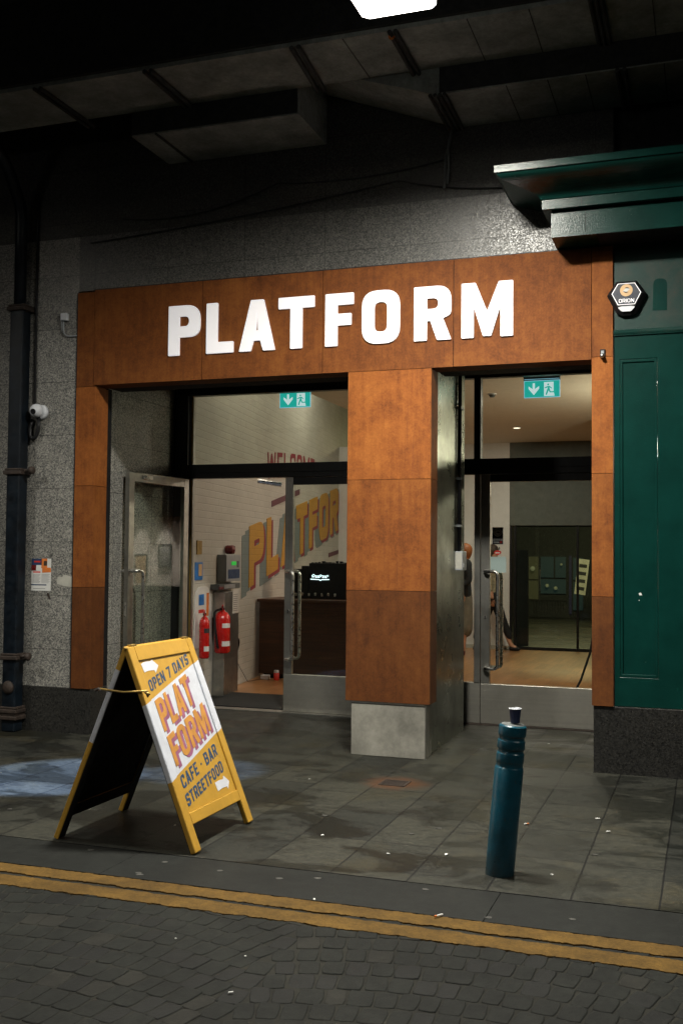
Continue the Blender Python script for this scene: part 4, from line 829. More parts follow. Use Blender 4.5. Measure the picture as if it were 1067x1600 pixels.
# exit signs
def exit_sign(x0, y, label, boxed, z0=2.99):
    t = thing('exit_sign', label, 'exit sign', (x0 + .16, y, z0), 0, 'lit green exit signs behind the glass')
    H = .155; W2 = .325
    f = lambda a, b, z: (x0 + a * W2, y - z, z0 + b * H)
    pn = obj('panel', prism(BM(), [rect(0, 1, 0, 1)], f, 0, .008), 'teal_sign', t)
    obj('rim', prism(BM(), [rect(-.012, 1.012, -.025, 1.02), rect(.006, .994, .012, .985)], f, .0, .0095), 'sign_rim', t)
    obj('arrow', prism(BM(), [[(.27, .14), (.42, .52), (.42, .68), (.30, .50), (.30, .86), (.235, .86), (.235, .50), (.12, .68), (.12, .52)]], f, .0085, .0105), 'sign_white', t)
    obj('door_symbol', prism(BM(), [[(.56, .06), (.86, .06), (.83, .30), (.83, .90), (.56, .90)]], f, .0085, .0100), 'sign_white', t)
    bm = BM()
    for c in ([(.655, .70), (.70, .70), (.70, .80), (.655, .80)], [(.64, .64), (.72, .66), (.79, .52), (.775, .49), (.71, .58), (.73, .42), (.75, .33), (.86, .33), (.86, .26), (.72, .26), (.69, .40), (.64, .12), (.60, .14), (.64, .40), (.67, .58), (.60, .52), (.565, .55)]):
        prism(bm, [c], f, .0102, .0112)
    obj('running_figure', bm, 'teal_sign', t)
    if boxed:
        obj('housing', B(x0 - .006, x0 + W2 + .006, y - .03, y + .03, z0 + H + .003, z0 + H + .052), 'grey_dark', t, bevel=.004); obj('glow_strip', B(x0, x0 + W2, y - .0315, y - .0305, z0 + H + .010, z0 + H + .014), 'sign_rim', t)
        obj('hanger', tube(BM(), [(x0 + .16, y, z0 + H + .052), (x0 + .16, y, 3.38)], .008), 'grey_dark', t)
    return t
exit_sign(-4.070, 2.2, 'lit green exit sign inside above the left doors', False); exit_sign(-1.605, 2.2, 'lit green exit sign hung from a dark bar above the right door', True)
t = thing('smoke_detector', 'small white smoke detector on the hall ceiling seen above the right door', 'smoke detector', (-2.33, 4.35, 3.36)); obj('base', lathe(BM(), [(.05, -.012), (.055, 0)], (-2.33, 4.35, 3.38), 20), 'white_plastic', t); obj('sensor', lathe(BM(), [(.025, -.04), (.04, -.012)], (-2.33, 4.35, 3.38), 20), 'grey_dark', t)

# wall fittings by the left door. local frame on slanted wall: (y, z, out)
def wbox(y0, y1, z0, z1, o0, o1):
    bm = BM(); c = []
    for y in (y0, y1):
        for z in (z0, z1):
            for o in (o0, o1): c.append(bm.verts.new(mw(y, z, o)))
    for f in ((0, 1, 3, 2), (4, 6, 7, 5), (0, 4, 5, 1), (2, 3, 7, 6), (0, 2, 6, 4), (1, 5, 7, 3)): bm.faces.new([c[i] for i in f])
    return bm
t = thing('fire_alarm_panel', 'grey fire alarm panel with a green screen on the white brick wall', 'alarm panel', tuple(mw(2.8, 1.2, .05)))
obj('case', wbox(2.66, 3.20, 1.21, 1.50, .002, .11), 'grey_plastic', t, bevel=.005); obj('screen', wbox(2.84, 3.02, 1.385, 1.425, .1105, .1125), 'green_lcd', t); obj('lower_panel', wbox(2.72, 3.15, 1.24, 1.34, .1105, .1115), 'navy', t); obj('keys', wbox(3.05, 3.12, 1.36, 1.43, .1105, .113), 'grey_dark', t)
t = thing('alarm_beacon', 'dark red round beacon on top of the fire alarm panel', 'beacon', tuple(mw(2.9, 1.505, .05))); bm = BM(); lathe(bm, [(.045, -.045), (.05, -.03), (.05, .03), (.045, .045)], (0, 0, 0), 18, 'x'); bm.transform(Matrix.Translation(mw(2.95, 1.555, .06))); obj('lens', bm, 'red_dark', t, smooth=True)
t = thing('cable_box', 'flat grey box under the fire alarm panel with a red tab', 'electrical box', tuple(mw(2.8, 1.13, .05))); obj('case', wbox(2.45, 3.22, 1.128, 1.185, .002, .10), 'grey_dark', t, bevel=.004); obj('blue_label', wbox(2.62, 3.02, 1.135, 1.178, .1005, .102), 'grey_plastic', t); obj('tab', wbox(2.42, 2.56, 1.132, 1.160, .102, .112), 'red_dark', t)
t = thing('steel_cabinet', 'tall narrow stainless cabinet standing against the white brick wall', 'cabinet', tuple(mw(2.85, 0, .1))); obj('body', wbox(2.55, 3.08, 0.0, 1.10, .004, .13), 'steel', t, bevel=.004)
t = thing('notice', 'white sheet of small print on the steel cabinet', 'notice', tuple(mw(2.95, .85, .13))); obj('sheet', wbox(2.83, 3.06, .86, 1.12, .1315, .133), 'paper', t)
bm = BM()
for k in range(9):
    q2 = wbox(2.86, 3.03, .885 + k * .022, .892 + k * .022, .1332, .1337); me_ = bpy.data.meshes.new('tmp'); q2.to_mesh(me_); q2.free(); bm.from_mesh(me_); bpy.data.meshes.remove(me_)
obj('small_print', bm, 'ink', t)
t = thing('safety_board', 'round topped white safety board with blue and orange panels', 'sign', tuple(mw(2.2, .7, .02)))
obj('board', prism(BM(), [fil([(1.93, .55, .02), (2.46, .55, .02), (2.46, 1.17, .2), (1.93, 1.17, .2)])], lambda a, b, z: mw(a, b, z), .002, .008), 'paper', t)
obj('blue_panel', wbox(2.05, 2.22, .98, 1.09, .0085, .0095), 'blue_sign', t); obj('red_panel', wbox(2.05, 2.22, .90, .935, .0085, .0095), 'sign_red', t); obj('orange_lettering', wbox(2.30, 2.38, .86, 1.10, .0085, .0095), 'orange', t)
t = thing('picture_frame', 'small brown framed sheet high on the brick wall beside the door', 'picture', tuple(mw(2.1, 1.5, .01))); obj('frame', wbox(1.97, 2.12, 1.50, 1.64, .002, .012), 'brass', t)
t = thing('leaflet_holder', 'blue and yellow leaflet rack on the brick wall beside the door', 'leaflet rack', tuple(mw(2.0, 1.3, .01))); obj('rack', wbox(1.93, 2.16, 1.24, 1.42, .002, .010), 'blue_sign', t); obj('leaflets', wbox(2.02, 2.12, 1.28, 1.40, .0105, .016), 'alarm_tan', t)
def extinguisher(y, z0, h, r, label, hose):
    c = mw(y, z0, r + .03)
    t = thing('fire_extinguisher', label, 'fire extinguisher', tuple(c), 0, 'red fire extinguishers on the brick wall')
    prof = [(r * .8, 0), (r, .015), (r, h * .74), (r * .93, h * .82), (r * .6, h * .89), (r * .3, h * .92), (r * .3, h * .95)]
    body = obj('cylinder', lathe(BM(), prof, c, 24), 'red', t, smooth=True)
    obj('valve', lathe(BM(), [(r * .28, h * .94), (r * .34, h * .95), (r * .34, h * .99), (r * .2, h)], c, 14), 'black', t)
    obj('lever', tube(BM(), [c + Vector((-.01, .02, h * .985)), c + Vector((.02, -.05, h * 1.0)), c + Vector((.05, -.10, h * 1.06))], .008, 6), 'red', t); obj('lever', tube(BM(), [c + Vector((0, .0, h * .965)), c + Vector((.05, -.09, h * .97))], .007, 6), 'red', t)
    if hose: obj('hose', tube(BM(), arc_pts([c + Vector((0, -.01, h * .97)), c + Vector((-.05, -r * 1.1, h * .93)), c + Vector((-.03, -r * 1.35, h * .6)), c + Vector((0, -r * 1.15, h * .12))], .04), .012, 8), 'black', t)
    lb = BM(); n = 10; a0, a1 = -1.15, .15
    vs = [[lb.verts.new(c + Vector((math.cos(a0 + (a1 - a0) * k / n) * (r + .001), math.sin(a0 + (a1 - a0) * k / n) * (r + .001), hh))) for hh in (h * .16, h * .27)] for k in range(n + 1)]
    for k in range(n): lb.faces.new([vs[k][0], vs[k + 1][0], vs[k + 1][1], vs[k][1]])
    obj('label_band', lb, 'paper', t)
    lb = BM(); vs = [[lb.verts.new(c + Vector((math.cos(a0 + (a1 - a0) * k / n) * (r + .001), math.sin(a0 + (a1 - a0) * k / n) * (r + .001), hh))) for hh in (h * .56, h * .66)] for k in range(n + 1)]
    for k in range(n): lb.faces.new([vs[k][0], vs[k + 1][0], vs[k + 1][1], vs[k][1]])
    obj('label_band', lb, 'paper' if hose else 'ink_dark', t)
    return t
extinguisher(2.02, .45, .46, .052, 'slim red extinguisher nearest the door beneath the white safety board', False); extinguisher(2.52, .46, .48, .085, 'larger red extinguisher with black hose in front of the steel cabinet', True)
t = thing('socket', 'white plug socket with a black lead on the brick wall beside the steel cabinet', 'socket', tuple(mw(3.25, .36, .02))); obj('plate', wbox(3.16, 3.36, .35, .44, .002, .03), 'white_plastic', t, bevel=.003); obj('plug', wbox(3.20, 3.30, .37, .42, .031, .07), 'white_plastic', t, bevel=.003); obj('lead', tube(BM(), arc_pts([mw(3.12, .55, .05), mw(3.22, .56, .09), mw(3.27, .50, .08), mw(3.26, .42, .06)], .03), .012, 8), 'black', t, smooth=True)
# counter, coffee machine
t = thing('bar_counter', 'dark stained timber bar counter inside the left door', 'counter', (-4.0, 4.4, 0))
obj('front_panel', B(-5.17, -3.4, 4.26, 4.30, 0.06, 0.93), 'counter_wood', t); obj('worktop', B(-5.19, -3.38, 4.22, 4.95, 0.93, 0.965), 'counter_wood', t, bevel=.004); obj('toe_kick', B(-5.12, -3.42, 4.30, 4.34, 0.004, 0.058), 'black', t); obj('end_panel', B(-5.17, -5.12, 4.301, 4.93, .06, .929), 'counter_wood', t)
t = thing('back_bar_unit', 'black stepped bar unit with a glowing white script logo on the counter', 'bar unit', (-4.0, 4.7, 0.965))
bm = BM(); box(bm, -4.86, -4.74, 4.55, 4.90, .966, 1.33); box(bm, -4.739, -4.64, 4.55, 4.90, .966, 1.37); box(bm, -4.639, -3.5, 4.55, 4.90, .966, 1.405); obj('cabinet', bm, 'black', t, bevel=.006)
bm = BM(); random.seed(4)
for k in range(23): xx = -4.62 + k * .046; box(bm, xx, xx + random.uniform(.02, .04), 4.58, 4.62, 1.4055, 1.412 + random.random() * .022)
obj('cup_row', bm, 'black', t)
scr = []
for k in range(160):
    u = k / 159; scr.append((-4.60 + .215 * u + .009 * math.sin(u * 60), 4.541, 1.238 + .013 * math.sin(u * 60 + 1.3) + (.016 * max(0, math.sin(u * 14)) ** 3)))
obj('neon_script', tube(BM(), scr, .0028, 6), 'neon', t); obj('neon_underline', tube(BM(), [(-4.615, 4.541, 1.208), (-4.50, 4.541, 1.203), (-4.485, 4.541, 1.192), (-4.47, 4.541, 1.203), (-4.37, 4.541, 1.206)], .005, 6), 'neon', t)
bm = BM()
for k in range(7): lathe(bm, [(.012, 0), (.014, .03), (.010, .035)], (-4.80 + k * .085, 4.53, 1.0 + .005 * (k % 2)), 10)
obj('tap_knobs', bm, 'steel_bright', t)
for k, (cx, cy, mt) in enumerate(((-5.02, 4.12, 'white_plastic'), (-4.87, 4.10, 'sign_red'))):
    c = thing('floor_cable_box' if k == 0 else 'drinks_can', ['white plug block on the wood floor by the counter end', 'small red and white can on the floor before the counter'][k], ['plug', 'can'][k], (cx, cy, .003))
    if k == 0: obj('block', B(cx - .05, cx + .05, cy - .04, cy + .04, .004, .06), mt, c, bevel=.008); obj('lead', tube(BM(), [(cx - .04, cy, .01), (cx - .1, cy - .3, .008), (cx - .07, cy - .7, .3)], .003, 6), 'ink_dark', c)
    else: obj('body', lathe(BM(), [(.028, 0), (.032, .008), (.032, .09)], (cx, cy, .004), 16), mt, c, smooth=True); obj('top', lathe(BM(), [(.032, .0905), (.028, .12)], (cx, cy, .004), 16), 'white_plastic', c)
# rear opening and the street beyond
t = thing('rear_glazing', 'dark framed rear glazing of the hall seen through the right door', 'glazing', (-2.2, 9.6, 0))
for xx in (-3.05, -2.98, -1.98): obj('post', B(xx, xx + .035, 9.58, 9.64, 0, 2.02), 'frame_black', t)
obj('door_leaf', B(-3.05, -2.80, 9.9, 9.95, 0.0, 1.62), 'cloth_black', t); obj('sill', B(-3.05, 2.5, 9.56, 9.66, 0.0, .05), 'frame_black', t); obj('glass', B(-3.01, 2.5, 9.61, 9.618, .0505, 2.0195), 'glass', t)
bm = BM()
for k in range(9): box(bm, -3.03, -2.99, 9.57, 9.579, .12 + k * .2, .2 + k * .2)
obj('pull_handle', tube(BM(), [(-2.60, 9.86, .95), (-2.60, 9.86, 1.3)], .012), 'steel', t); bm.free()
struct('rear_street', B(-14, 8, 9.7, 19.4, -.25, -.002), 'rear_pavers' if 'rear_pavers' in M else 'slabs')
t = thing('rear_building', 'dark building across the rear street with lit coloured panes', 'building', (-4, 19, 0))
obj('facade', B(-14, 8, 19.0, 19.4, 0, 8), 'sooty', t); obj('upper_cladding', B(-14, 8, 18.9, 18.999, 2.32, 8), 'grey_green', t)
M['pane_yellow'] = emit('pane_yellow', (.30, .26, .10), .10, (.03, .03, .02)); M['pane_teal'] = emit('pane_teal', (.08, .17, .18), .09, (.01, .02, .02)); M['pane_violet'] = emit('pane_violet', (.08, .06, .20), .08, (.01, .01, .02)); M['globe'] = emit('globe', (.8, .75, .40), .16, (.1, .1, .06)); M['rear_glow'] = emit('rear_glow', (1.0, .78, .35), 2.0)
for (x0, x1, z0, z1, mt) in ((-4.30, -4.0, .95, 1.52, 'pane_yellow'), (-4.30, -4.0, .45, .92, 'pane_yellow'), (-3.94, -3.62, 1.0, 1.52, 'pane_teal'), (-3.58, -3.32, 1.0, 1.52, 'pane_teal'), (-3.94, -3.32, .6, .96, 'pane_teal'), (-3.24, -3.18, .1, 1.55, 'pane_violet'), (-3.14, -2.90, .95, 1.5, 'pane_teal'), (-3.14, -2.90, .2, .9, 'pane_teal')):
    obj('window_pane', B(x0, x1, 18.97, 18.99, z0, z1), mt, t)
for (cx, cz, r) in ((-4.13, 1.22, .06), (-3.77, .80, .045), (-3.56, .74, .045), (-3.42, 1.33, .03), (-4.55, 1.42, .02)):
    bm = BM(); bmesh.ops.create_uvsphere(bm, u_segments=14, v_segments=10, radius=r, matrix=Matrix.Translation((cx, 18.9, cz))); obj('globe_lamp', bm, 'globe', t, smooth=True)
bm = BM()
for k in range(12): xx = -4.05 + k * .065; box(bm, xx, xx + .02, 18.5, 18.52, .1, .42)
box(bm, -4.1, -3.25, 18.49, 18.53, .42, .46); t = thing('railing', 'low dark railing across the rear street', 'railing', (-3.7, 18.5, 0)); obj('bars', bm, 'black', t)
t = thing('menu_board', 'tilted cream menu board across the rear street', 'menu board', (-2.9, 17.9, 0)); bm = BM(); box(bm, -.13, .13, -.01, .01, -.42, .42); bm.transform(Matrix.Translation((-2.80, 17.8, 1.05)) @ Matrix.Rotation(.12, 4, 'Y')); obj('panel', bm, 'paper_old', t)
bm = BM()
for k in range(4): box(bm, -.09, .09, -.0125, -.0105, -.32 + k * .18, -.24 + k * .18)
bm.transform(Matrix.Translation((-2.80, 17.8, 1.05)) @ Matrix.Rotation(.12, 4, 'Y')); obj('print', bm, 'ink_dark', t)
l = bpy.data.lights.new('rear_street_light', 'AREA'); l.energy = 420; l.size = 1.5; l.color = (1, .82, .45); lo = bpy.data.objects.new('rear_street_light', l); COL.objects.link(lo); lo.location = (-2.5, 14.5, 4.5)
t = thing('cord_reflection', 'black curved strand standing in for a cord reflected in the right door glass', 'cable', (-1.05, 1.95, .5))
obj('strand', tube(BM(), [(-0.90, 1.93, 2.1), (-.905, 1.93, 1.3), (-.93, 1.93, .95), (-.98, 1.93, .66), (-1.06, 1.93, .42), (-1.12, 1.93, .30), (-1.16, 1.93, .02)], .010, 8), 'black', t)  # modelled strand in place of a hanging cord's reflection

# ------------------------------------------------------------------ people (skin-modifier bodies)
def skin(name, verts, edges, mat, parent, sub=2, root=0):
    me = bpy.data.meshes.new(name); me.from_pydata([v[:3] for v in verts], edges, []); me.materials.append(M[mat])
    o = bpy.data.objects.new(name, me); COL.objects.link(o); o.parent = parent
    o.modifiers.new('skin', 'SKIN').use_smooth_shade = True
    lay = me.skin_vertices[0] if me.skin_vertices else None
    if lay is None: 
        bpy.context.view_layer.update(); lay = me.skin_vertices[0]
    for i, v in enumerate(verts):
        r = v[3]; lay.data[i].radius = r if hasattr(r, '__len__') else (r, r); lay.data[i].use_root = (i == root)
    s = o.modifiers.new('sub', 'SUBSURF'); s.levels = sub; s.render_levels = sub
    return o
def person(loc, rotz, label, hairm, top, bottom, shoe, step=.0, arm=0):
    p = thing('person', label, 'person', loc, rotz)
    # local: facing -y, x to the person's left
    V = [(0, 0, .95, (.155, .11)), (0, -.01, 1.12, (.13, .095)), (0, 0, 1.30, (.155, .105)), (0, .01, 1.42, (.10, .07)), (0, .0, 1.47, .055), (0, -.01, 1.56, (.078, .09)), (0, -.005, 1.63, (.062, .08))]
    E = [(0, 1), (1, 2), (2, 3), (3, 4), (4, 5), (5, 6)]
    for s in (1, -1):
        b = len(V); f = step * s
        V += [(.09 * s, 0, .86, .092), (.095 * s, -f * .5, .48, .058), (.095 * s, -f + (.0 if s > 0 else .0), .09, .038), (.10 * s, -f - .10, .035, .034)]
        E += [(0, b), (b, b + 1), (b + 1, b + 2), (b + 2, b + 3)]
        a = len(V); V += [(.185 * s, .01, 1.385, .055), (.225 * s, .02, 1.12, .042)] + ([(.20 * s, -.16, 1.00 + .02 * s, .032), (.16 * s, -.24, 1.03, .03)] if not arm else [(.225 * s, -.02, .90, .032), (.222 * s, -.035, .83, .028)])
        E += [(3, a), (a, a + 1), (a + 1, a + 2), (a + 2, a + 3)]
    body = skin('body', V, E, 'skin', p)
    # clothes
    J = [(0, 0, .76, (.185, .145)), (0, 0, .95, (.175, .135)), (0, -.01, 1.12, (.155, .12)), (0, 0, 1.30, (.175, .125)), (0, .01, 1.425, (.105, .08))]; JE = [(0, 1), (1, 2), (2, 3), (3, 4)]
    for s in (1, -1):
        a = len(J); J += [(.19 * s, .01, 1.385, .068), (.232 * s, .02, 1.12, .058), ((.208 * s, -.15, 1.005 + .02 * s, .045) if not arm else (.228 * s, -.012, .93, .043))]; JE += [(4, a), (a, a + 1), (a + 1, a + 2)]
    skin('jacket', J, JE, top, p)
    if bottom == 'cloth_taupe':
        skin('skirt', [(0, 0, 1.14, (.14, .11)), (0, 0, .95, (.17, .135)), (0, 0, .80, (.185, .15)), (0, 0, .50, (.19, .15)), (0, -.01, .25, (.20, .155))], [(0, 1), (1, 2), (2, 3), (3, 4)], bottom, p)
    else:
        T = [(0, 0, 1.02, (.14, .11)), (0, 0, .93, (.165, .125))]; TE = [(0, 1)]
        for s in (1, -1):
            b = len(T); f = step * s; T += [(.092 * s, 0, .85, .105), (.096 * s, -f * .5, .48, .075), (.096 * s, -f, .17, .055)]; TE += [(1, b), (b, b + 1), (b + 1, b + 2)]
        skin('trousers', T, TE, bottom, p)
    for s in (1, -1): 
        f = step * s; skin('shoe', [(.096 * s, -f + .03, .055, (.042, .05)), (.10 * s, -f - .06, .04, (.043, .038)), (.102 * s, -f - .15, .03, (.04, .026))], [(0, 1), (1, 2)], shoe, p)
    hb = BM(); bmesh.ops.create_uvsphere(hb, u_segments=20, v_segments=14, radius=1.0); 
    for v in hb.verts:
        n_ = v.co.copy(); v.co = Vector((n_.x * .100, n_.y * .112 + .022, 1.610 + n_.z * .098))
        if n_.y > -.1 and n_.z < .1: v.co.z -= .07 * (-n_.z + .1)
    obj('hair', hb, hairm, p, smooth=True, world=False)
    for s in (1, -1):
        eb = BM(); bmesh.ops.create_uvsphere(eb, u_segments=8, v_segments=6, radius=.011, matrix=Matrix.Translation((.03 * s, -.093, 1.585))); obj('eye', eb, 'ink_dark', p, world=False)
        # hand: palm with four curled fingers and a thumb
        hx, hy, hz = .15 * s, -.27, 1.035; Hv = [(hx, hy + .03, hz, .026), (hx - .01 * s, hy - .03, hz, (.030, .018))]; He = [(0, 1)]
        for k in range(4):
            o_ = len(Hv); z_ = hz + .022 - .015 * k; L_ = (.030, .036, .034, .026)[k]
            Hv += [(hx - .016 * s, hy - .055, z_, .0085), (hx - .030 * s, hy - .055 - L_ * .8, z_ - .004, .008), (hx - .050 * s, hy - .05 - L_ * .9, z_ - .008, .007)]; He += [(1, o_), (o_, o_ + 1), (o_ + 1, o_ + 2)]
        o_ = len(Hv); Hv += [(hx - .025 * s, hy - .01, hz + .022, .010), (hx - .04 * s, hy - .035, hz + .034, .0085)]; He += [(0, o_), (o_, o_ + 1)]
        h_ = skin('hand', Hv, He, 'skin', p, 1)
        if arm: h_.matrix_basis = Matrix.Translation((.222 * s, -.035, .80)) @ Matrix.Rotation(math.radians(90), 4, 'X') @ Matrix.Translation((-.15 * s, .27, -1.035))
    return p
person((-3.50, 8.15, .002), math.radians(-62), 'red haired person in black jacket and long taupe skirt behind the narrow side glass', 'hair', 'cloth_black', 'cloth_taupe', 'shoe_red', .03)
person((-3.24, 9.15, .002), math.radians(90), 'person in patterned top and black trousers striding behind the steel door edge', 'hair_brown', 'cloth_print', 'cloth_black', 'cloth_black', .27, 1)

# ================================================================== SANDWICH BOARD
A = thing('sandwich_board', 'yellow and white folding board advertising cafe, bar and streetfood', 'sandwich board', (-2.83, -2.49, 0), math.radians(0.0))
Lb = 1.100
def leaf_matrix(side):
    # local x = outward thickness, y = across, z = up the slope
    xb = 0.425 if side > 0 else -0.415
    tilt = math.atan2(xb - .012 * side, 1.022)
    if side > 0: return Matrix.Translation((xb, 0, 0)) @ Matrix.Rotation(-tilt, 4, 'Y')
    return Matrix.Translation((xb, 0, 0)) @ Matrix.Rotation(-tilt, 4, 'Y')
def leaf(side):
    mtl = 'board_front' if side > 0 else 'board_back'; mm = leaf_matrix(side)
    y0, y1 = -.335, .372; tk = .030; xo, xi = (0.0, -tk) if side > 0 else (0.0, tk)
    a, b_ = sorted((xo, xi))
    fr = obj('leaf', B(a, b_, y0 + .066, y1 - .066, 1.02, Lb), mtl, A, bevel=.004, world=False); fr.matrix_local = mm; fr['label'] = 'board half facing the doors on the right' if side > 0 else 'board half facing away to the left'
    for nm, c in (('leg', (y0, y0 + .0655)), ('leg', (y1 - .0655, y1))): obj(nm, B(a, b_, c[0], c[1], 0.012, Lb), mtl, fr, bevel=.006)
    obj('bottom_rail', B(a, b_, y0 + .066, y1 - .066, .145, .205), mtl, fr, bevel=.004)
    s = 1 if side > 0 else -1
    pa, pb = sorted((-.010 * s, -.018 * s)); obj('panel', B(pa, pb, y0 + .066, y1 - .066, .2055, 1.0195), mtl, fr)
    ia, ib = sorted((-.0185 * s, -.0225 * s)); obj('chalkboard', B(ia, ib, y0 + .066, y1 - .066, .2055, 1.0195), 'chalkboard', fr)
    ia, ib = sorted((-.0302 * s, -.0322 * s)); obj('inner_face', prism(BM(), [[(y0 + .003, .02), (y0 + .06, .02), (y0 + .06, .14), (y1 - .06, .14), (y1 - .06, .02), (y1 - .003, .02), (y1 - .003, Lb - .01), (y0 + .003, Lb - .01)], [(y0 + .066, .205), (y1 - .066, .205), (y1 - .066, 1.02), (y0 + .066, 1.02)]], lambda p_, q_, z: ((ia if z == 0 else ib), p_, q_), 0, 1), 'matt_black', fr)
    return fr
lr = leaf(1); ll = leaf(-1)
obj('top_hinge', B(-.012, .012, -.30, -.24, 1.010, 1.027), 'brass', A, world=False); obj('top_hinge', B(-.012, .012, .28, .34, 1.010, 1.027), 'brass', A, world=False)
obj('stay', tube(tube(BM(), [(-.150, -.342, .800), (0, -.345, .790), (.140, -.342, .802)], .0055, 8), [(.125, -.345, .797), (.15, -.345, .785)], .008, 8), 'brass', A, world=False, smooth=True)
obj('stay_chain_knot', tube(tube(BM(), [(-.165, -.345, .79), (-.145, -.348, .80), (-.135, -.345, .79)], .008, 8), [(.13, -.345, .80), (.145, -.347, .775), (.15, -.345, .79)], .007, 8), 'pipe_rust', A, world=False)
# writing, in board units: u across (0..0.67), v up the slope; u=0 at the near edge
def bf(u0, v0, u1, v1, H, z, sk=0.0):
    dx, dy = u1 - u0, v1 - v0; Lh = math.hypot(dx, dy)
    def f(a, b, q):
        k = a * H / Lh
        return (z + q, -.335 + u0 + dx * k + b * H * sk, v0 + dy * k + b * H)
    return f, Lh / H
def line(text, u0, v0, u1, v1, H, mt, zb=-.0099, zt=.0012, w=.62, s=.19, gap=.16, off=(0, 0), nm='lettering', sk=0.0):
    f, ln = bf(u0 + off[0], v0 + off[1], u1 + off[0], v1 + off[1], H, 0, sk)
    k = ln / word_width(text, w, s, gap); x = 0.0
    for wd in text.split(' '):          # one part for each word
        ww_ = word_width(wd, w, s, gap)
        obj(nm, word(BM(), wd, lambda a, b, z, x=x: f(a + x * k, b, z), w=w, s=s, gap=gap, z0=zb, z1=zb + zt, length=ww_ * k), mt, lr)
        x += ww_ + gap + .45 * w + gap
line('OPEN 7 DAYS', .100, .848, .600, .955, .060, 'board_blue')
for k in range(1, 9):
    pass
line('PLAT', .110, .625, .525, .728, .168, 'board_plum', w=.60, s=.22, gap=.10, off=(.014, -.009), nm='lettering_edge'); line('PLAT', .100, .630, .515, .735, .168, 'board_orange', zb=-.0086, w=.60, s=.20, gap=.10)
line('FORM', .112, .438, .602, .560, .160, 'board_plum', w=.60, s=.22, gap=.10, off=(.014, -.009), nm='lettering_edge'); line('FORM', .102, .443, .592, .566, .160, 'board_orange', zb=-.0086, w=.60, s=.20, gap=.10)
line('CAFE . BAR', .102, .324, .575, .424, .066, 'board_blue'); line('STREETFOOD', .092, .233, .580, .328, .062, 'board_blue', gap=.14)
def arrow(pts): return obj('arrow', prism(BM(), [pts], lambda a, b, z: (z, -.335 + a, b), -.0099, -.0085), 'board_white', lr)
arrow([(.090, 1.002), (.115, 1.008), (.145, 1.010), (.195, 1.008), (.208, 1.016), (.258, .978), (.207, .940), (.202, .957), (.146, .960), (.120, .958), (.098, .954)])
arrow([(.435, .289), (.485, .292), (.536, .289), (.553, .306), (.597, .266), (.557, .228), (.553, .244), (.498, .247), (.440, .240)])

# ================================================================== BOLLARD AND CUP
b = thing('bollard', 'leaning dark teal ringed bollard near the kerb', 'bollard', (-0.937, -2.575, 0))
prof = [(.068, -.02), (.068, .0), (.068, .50), (.066, .505), (.063, .51), (.063, .528), (.0655, .532), (.0655, .572), (.060, .577), (.060, .590), (.0655, .594), (.0655, .632), (.060, .637), (.060, .650), (.0655, .656), (.0655, .700), (.058, .706), (.0, .707)]
prof = prof[:-1]
o = obj('post', lathe(BM(), prof, (0, 0, 0), 48), 'bollard', b, world=False, smooth=False)
for p in o.data.polygons: p.use_smooth = abs(p.normal.z) < .9 and len(p.vertices) == 4
bb = o.modifiers.new('bevel', 'BEVEL'); bb.width = .003; bb.segments = 2; bb.limit_method = 'ANGLE'; bb.angle_limit = math.radians(30)
obj('cap', lathe(BM(), [(.056, .7065), (.054, .709), (.02, .7105)], (0, 0, 0), 40), 'grey_dark', b, world=False)
b.rotation_euler = (math.radians(-1.0), math.radians(4.9), 0)
c = thing('paper_cup', 'small dark blue paper cup with pale rim on top of the bollard', 'cup', (-0.868, -2.556, .7095))
bm = BM(); n = 28; prof_o = [(.021, 0), (.0215, .001), (.0285, .067)]; prof_i = [(.0262, .067), (.0198, .006)]
rings = []
for r, h in prof_o + prof_i: rings.append([bm.verts.new((-0.868 + r * math.cos(2 * PI * k / n), -2.556 + r * math.sin(2 * PI * k / n), .7105 + h)) for k in range(n)])
for a, b_ in zip(rings[:-1], rings[1:]):
    for k in range(n): bm.faces.new([a[k], a[(k + 1) % n], b_[(k + 1) % n], b_[k]])
bm.faces.new(rings[0][::-1]); bm.faces.new(rings[-1]); obj('cup_wall', bm, plain('cup_blue', (.010, .018, .060), .5), c, smooth=False)
obj('rim', tube(BM(), [(-0.868 + .0287 * math.cos(2 * PI * k / n), -2.556 + .0287 * math.sin(2 * PI * k / n), .7785) for k in range(n)], .0022, 8, closed=True), 'white_plastic', c, smooth=True)
obj('inside', lathe(BM(), [(.0195, .0625), (.0262, .0655)], (-0.868, -2.556, .7105), 24), 'white_plastic', c)
# litter
LB = [(-1.245, -2.37, .5, .035, 'slip of white litter on the slabs left of the bollard base'), (-0.70, -2.515, .9, .022, 'crumpled white scrap right of the bollard base'), (-0.60, -1.35, .1, .03, 'stub on the slabs far right of the bollard'), (-1.06, -3.26, .3, .04, 'white and orange stub lying on the inner yellow line'), (-1.62, -3.25, .7, .022, 'white stub on the yellow line left of the bollard'), (-2.62, -4.10, .2, .024, 'pale pebble of litter on the setts at far left'), (-1.64, -3.93, .6, .016, 'small white fleck on the setts in the middle'), (-1.97, -3.86, .6, .016, 'small pale fleck on the setts left of centre'),
      (-1.55, -4.25, .2, .022, 'cream stub on the setts at the bottom centre'), (-1.52, -2.46, .2, .03, 'pale smear of chewing gum near the kerb'), (-2.52, -.95, .4, .02, 'white fleck on the slabs before the left doorway'), (-2.78, -2.35, .4, .02, 'white fleck on the slabs under the sandwich board'), (-1.95, -2.25, .4, .03, 'white torn slip on the slabs between board and bollard'), (-1.21, 1.0, .3, .03, 'white scrap on the slabs in the right doorway'), (-0.52, -1.62, 1.2, .028, 'short stub on the slabs right of the bollard'), (-0.97, -1.62, 1.2, .02, 'orange brown stub on the slab joint behind the bollard')]
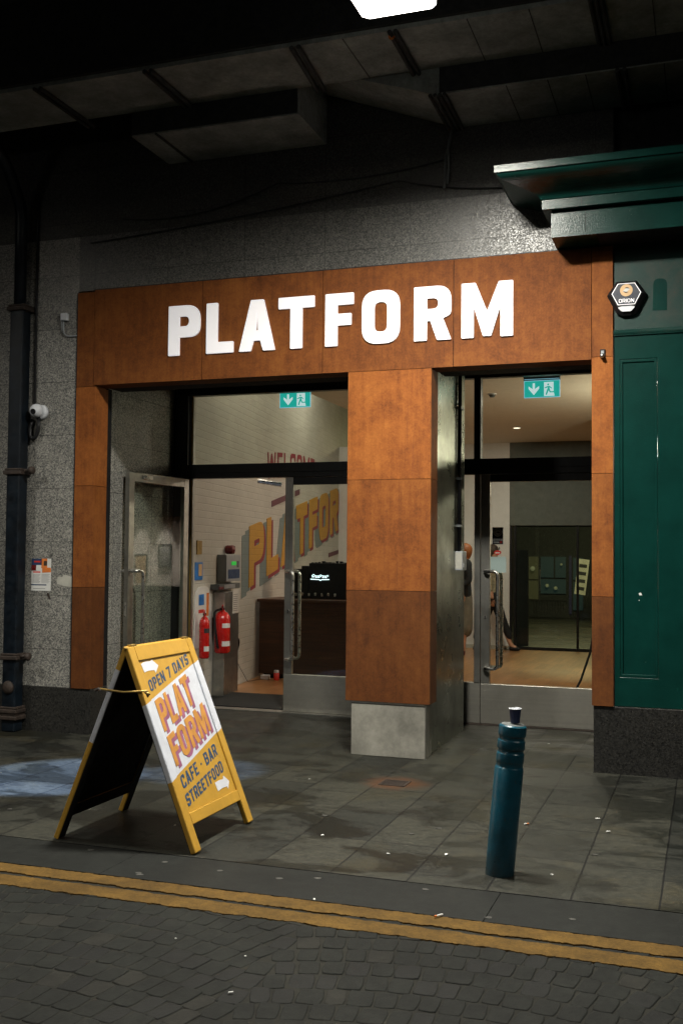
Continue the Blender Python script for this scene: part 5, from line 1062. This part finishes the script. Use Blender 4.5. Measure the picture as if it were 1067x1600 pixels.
for k, (x, y, a, L_, lab) in enumerate(LB):
    L_ *= .8
    c = thing('litter', lab, 'litter', (x, y, .001 if y > -3.24 else -.004), a * PI, 'scattered bits of litter on the ground')
    rr_ = random.Random(k); z0 = .001 if y > -3.24 else (.002 if y > -3.53 else -.006)
    if k in (3, 8, 15, 2, 14):
        bm = tube(BM(), [(-L_ / 2, 0, .0045), (L_ / 2, 0, .0045)], .004, 8)
    else:
        bm = prism(BM(), [[(L_ * .5 * math.cos(t_) * rr_.uniform(.6, 1.2), L_ * .32 * math.sin(t_) * rr_.uniform(.6, 1.2)) for t_ in [q_ * PI / 4 for q_ in range(8)]]], lambda a_, b2, z: (a_, b2, z + rr_.uniform(0, .003)), 0.0005, .0035)
    o = obj('stub' if k in (3, 8, 15, 2, 14) else 'scrap', bm, 'paper', c, world=False); c.location.z = z0
    if k in (3, 15): obj('filter', tube(BM(), [(-L_ / 2 - .012, 0, .0045), (-L_ / 2, 0, .0045)], .0043, 8), 'orange', c, world=False)
# flattened gum spots on kerb and slabs
rg = random.Random(12)
for k in range(16):
    x, y = rg.uniform(-3.9, -.3), (rg.uniform(-3.2, -2.9) if k < 10 else rg.uniform(-2.6, -1.2))
    if -3.3 < x < -2.4 and y > -2.85: x += 1.0
    g_ = thing('gum_spot', 'flattened grey chewing gum spot on the kerb or slabs', 'gum', (x, y, 0), 0, 'flattened gum spots')
    z_ = .0008 if y > -2.85 else -.0025
    obj('disc', prism(BM(), [[(x + .018 * math.cos(q_ * PI / 5) * rg.uniform(.7, 1.2), y + .014 * math.sin(q_ * PI / 5) * rg.uniform(.7, 1.2)) for q_ in range(10)]], lambda a_, b2, z: (a_, b2, z), z_, z_ + .002), 'gum' if 'gum' in M else M.setdefault('gum', plain('gum', (.042, .041, .036), .8)), g_)

# cold light thrown on the slabs behind the sandwich board by a projector up under the bridge
def spot(loc, tgt, e, col, size, blend, soft=.02):
    l = bpy.data.lights.new('projector_beam', 'SPOT'); l.energy = e * 17; l.color = col; l.spot_size = math.radians(size); l.spot_blend = blend; l.shadow_soft_size = soft
    lo = bpy.data.objects.new('projector_beam', l); COL.objects.link(lo); lo.location = loc; lo.rotation_euler = (Vector(tgt) - Vector(loc)).to_track_quat('-Z', 'Y').to_euler()
spot((-4.9, -3.4, 4.6), (-4.15, -1.50, 0), 520, (.36, .55, 1.0), 14, .35)
spot((-4.9, -3.4, 4.6), (-3.30, -1.0, 0), 300, (.36, .55, 1.0), 9, .5)
bpy.context.view_layer.update()
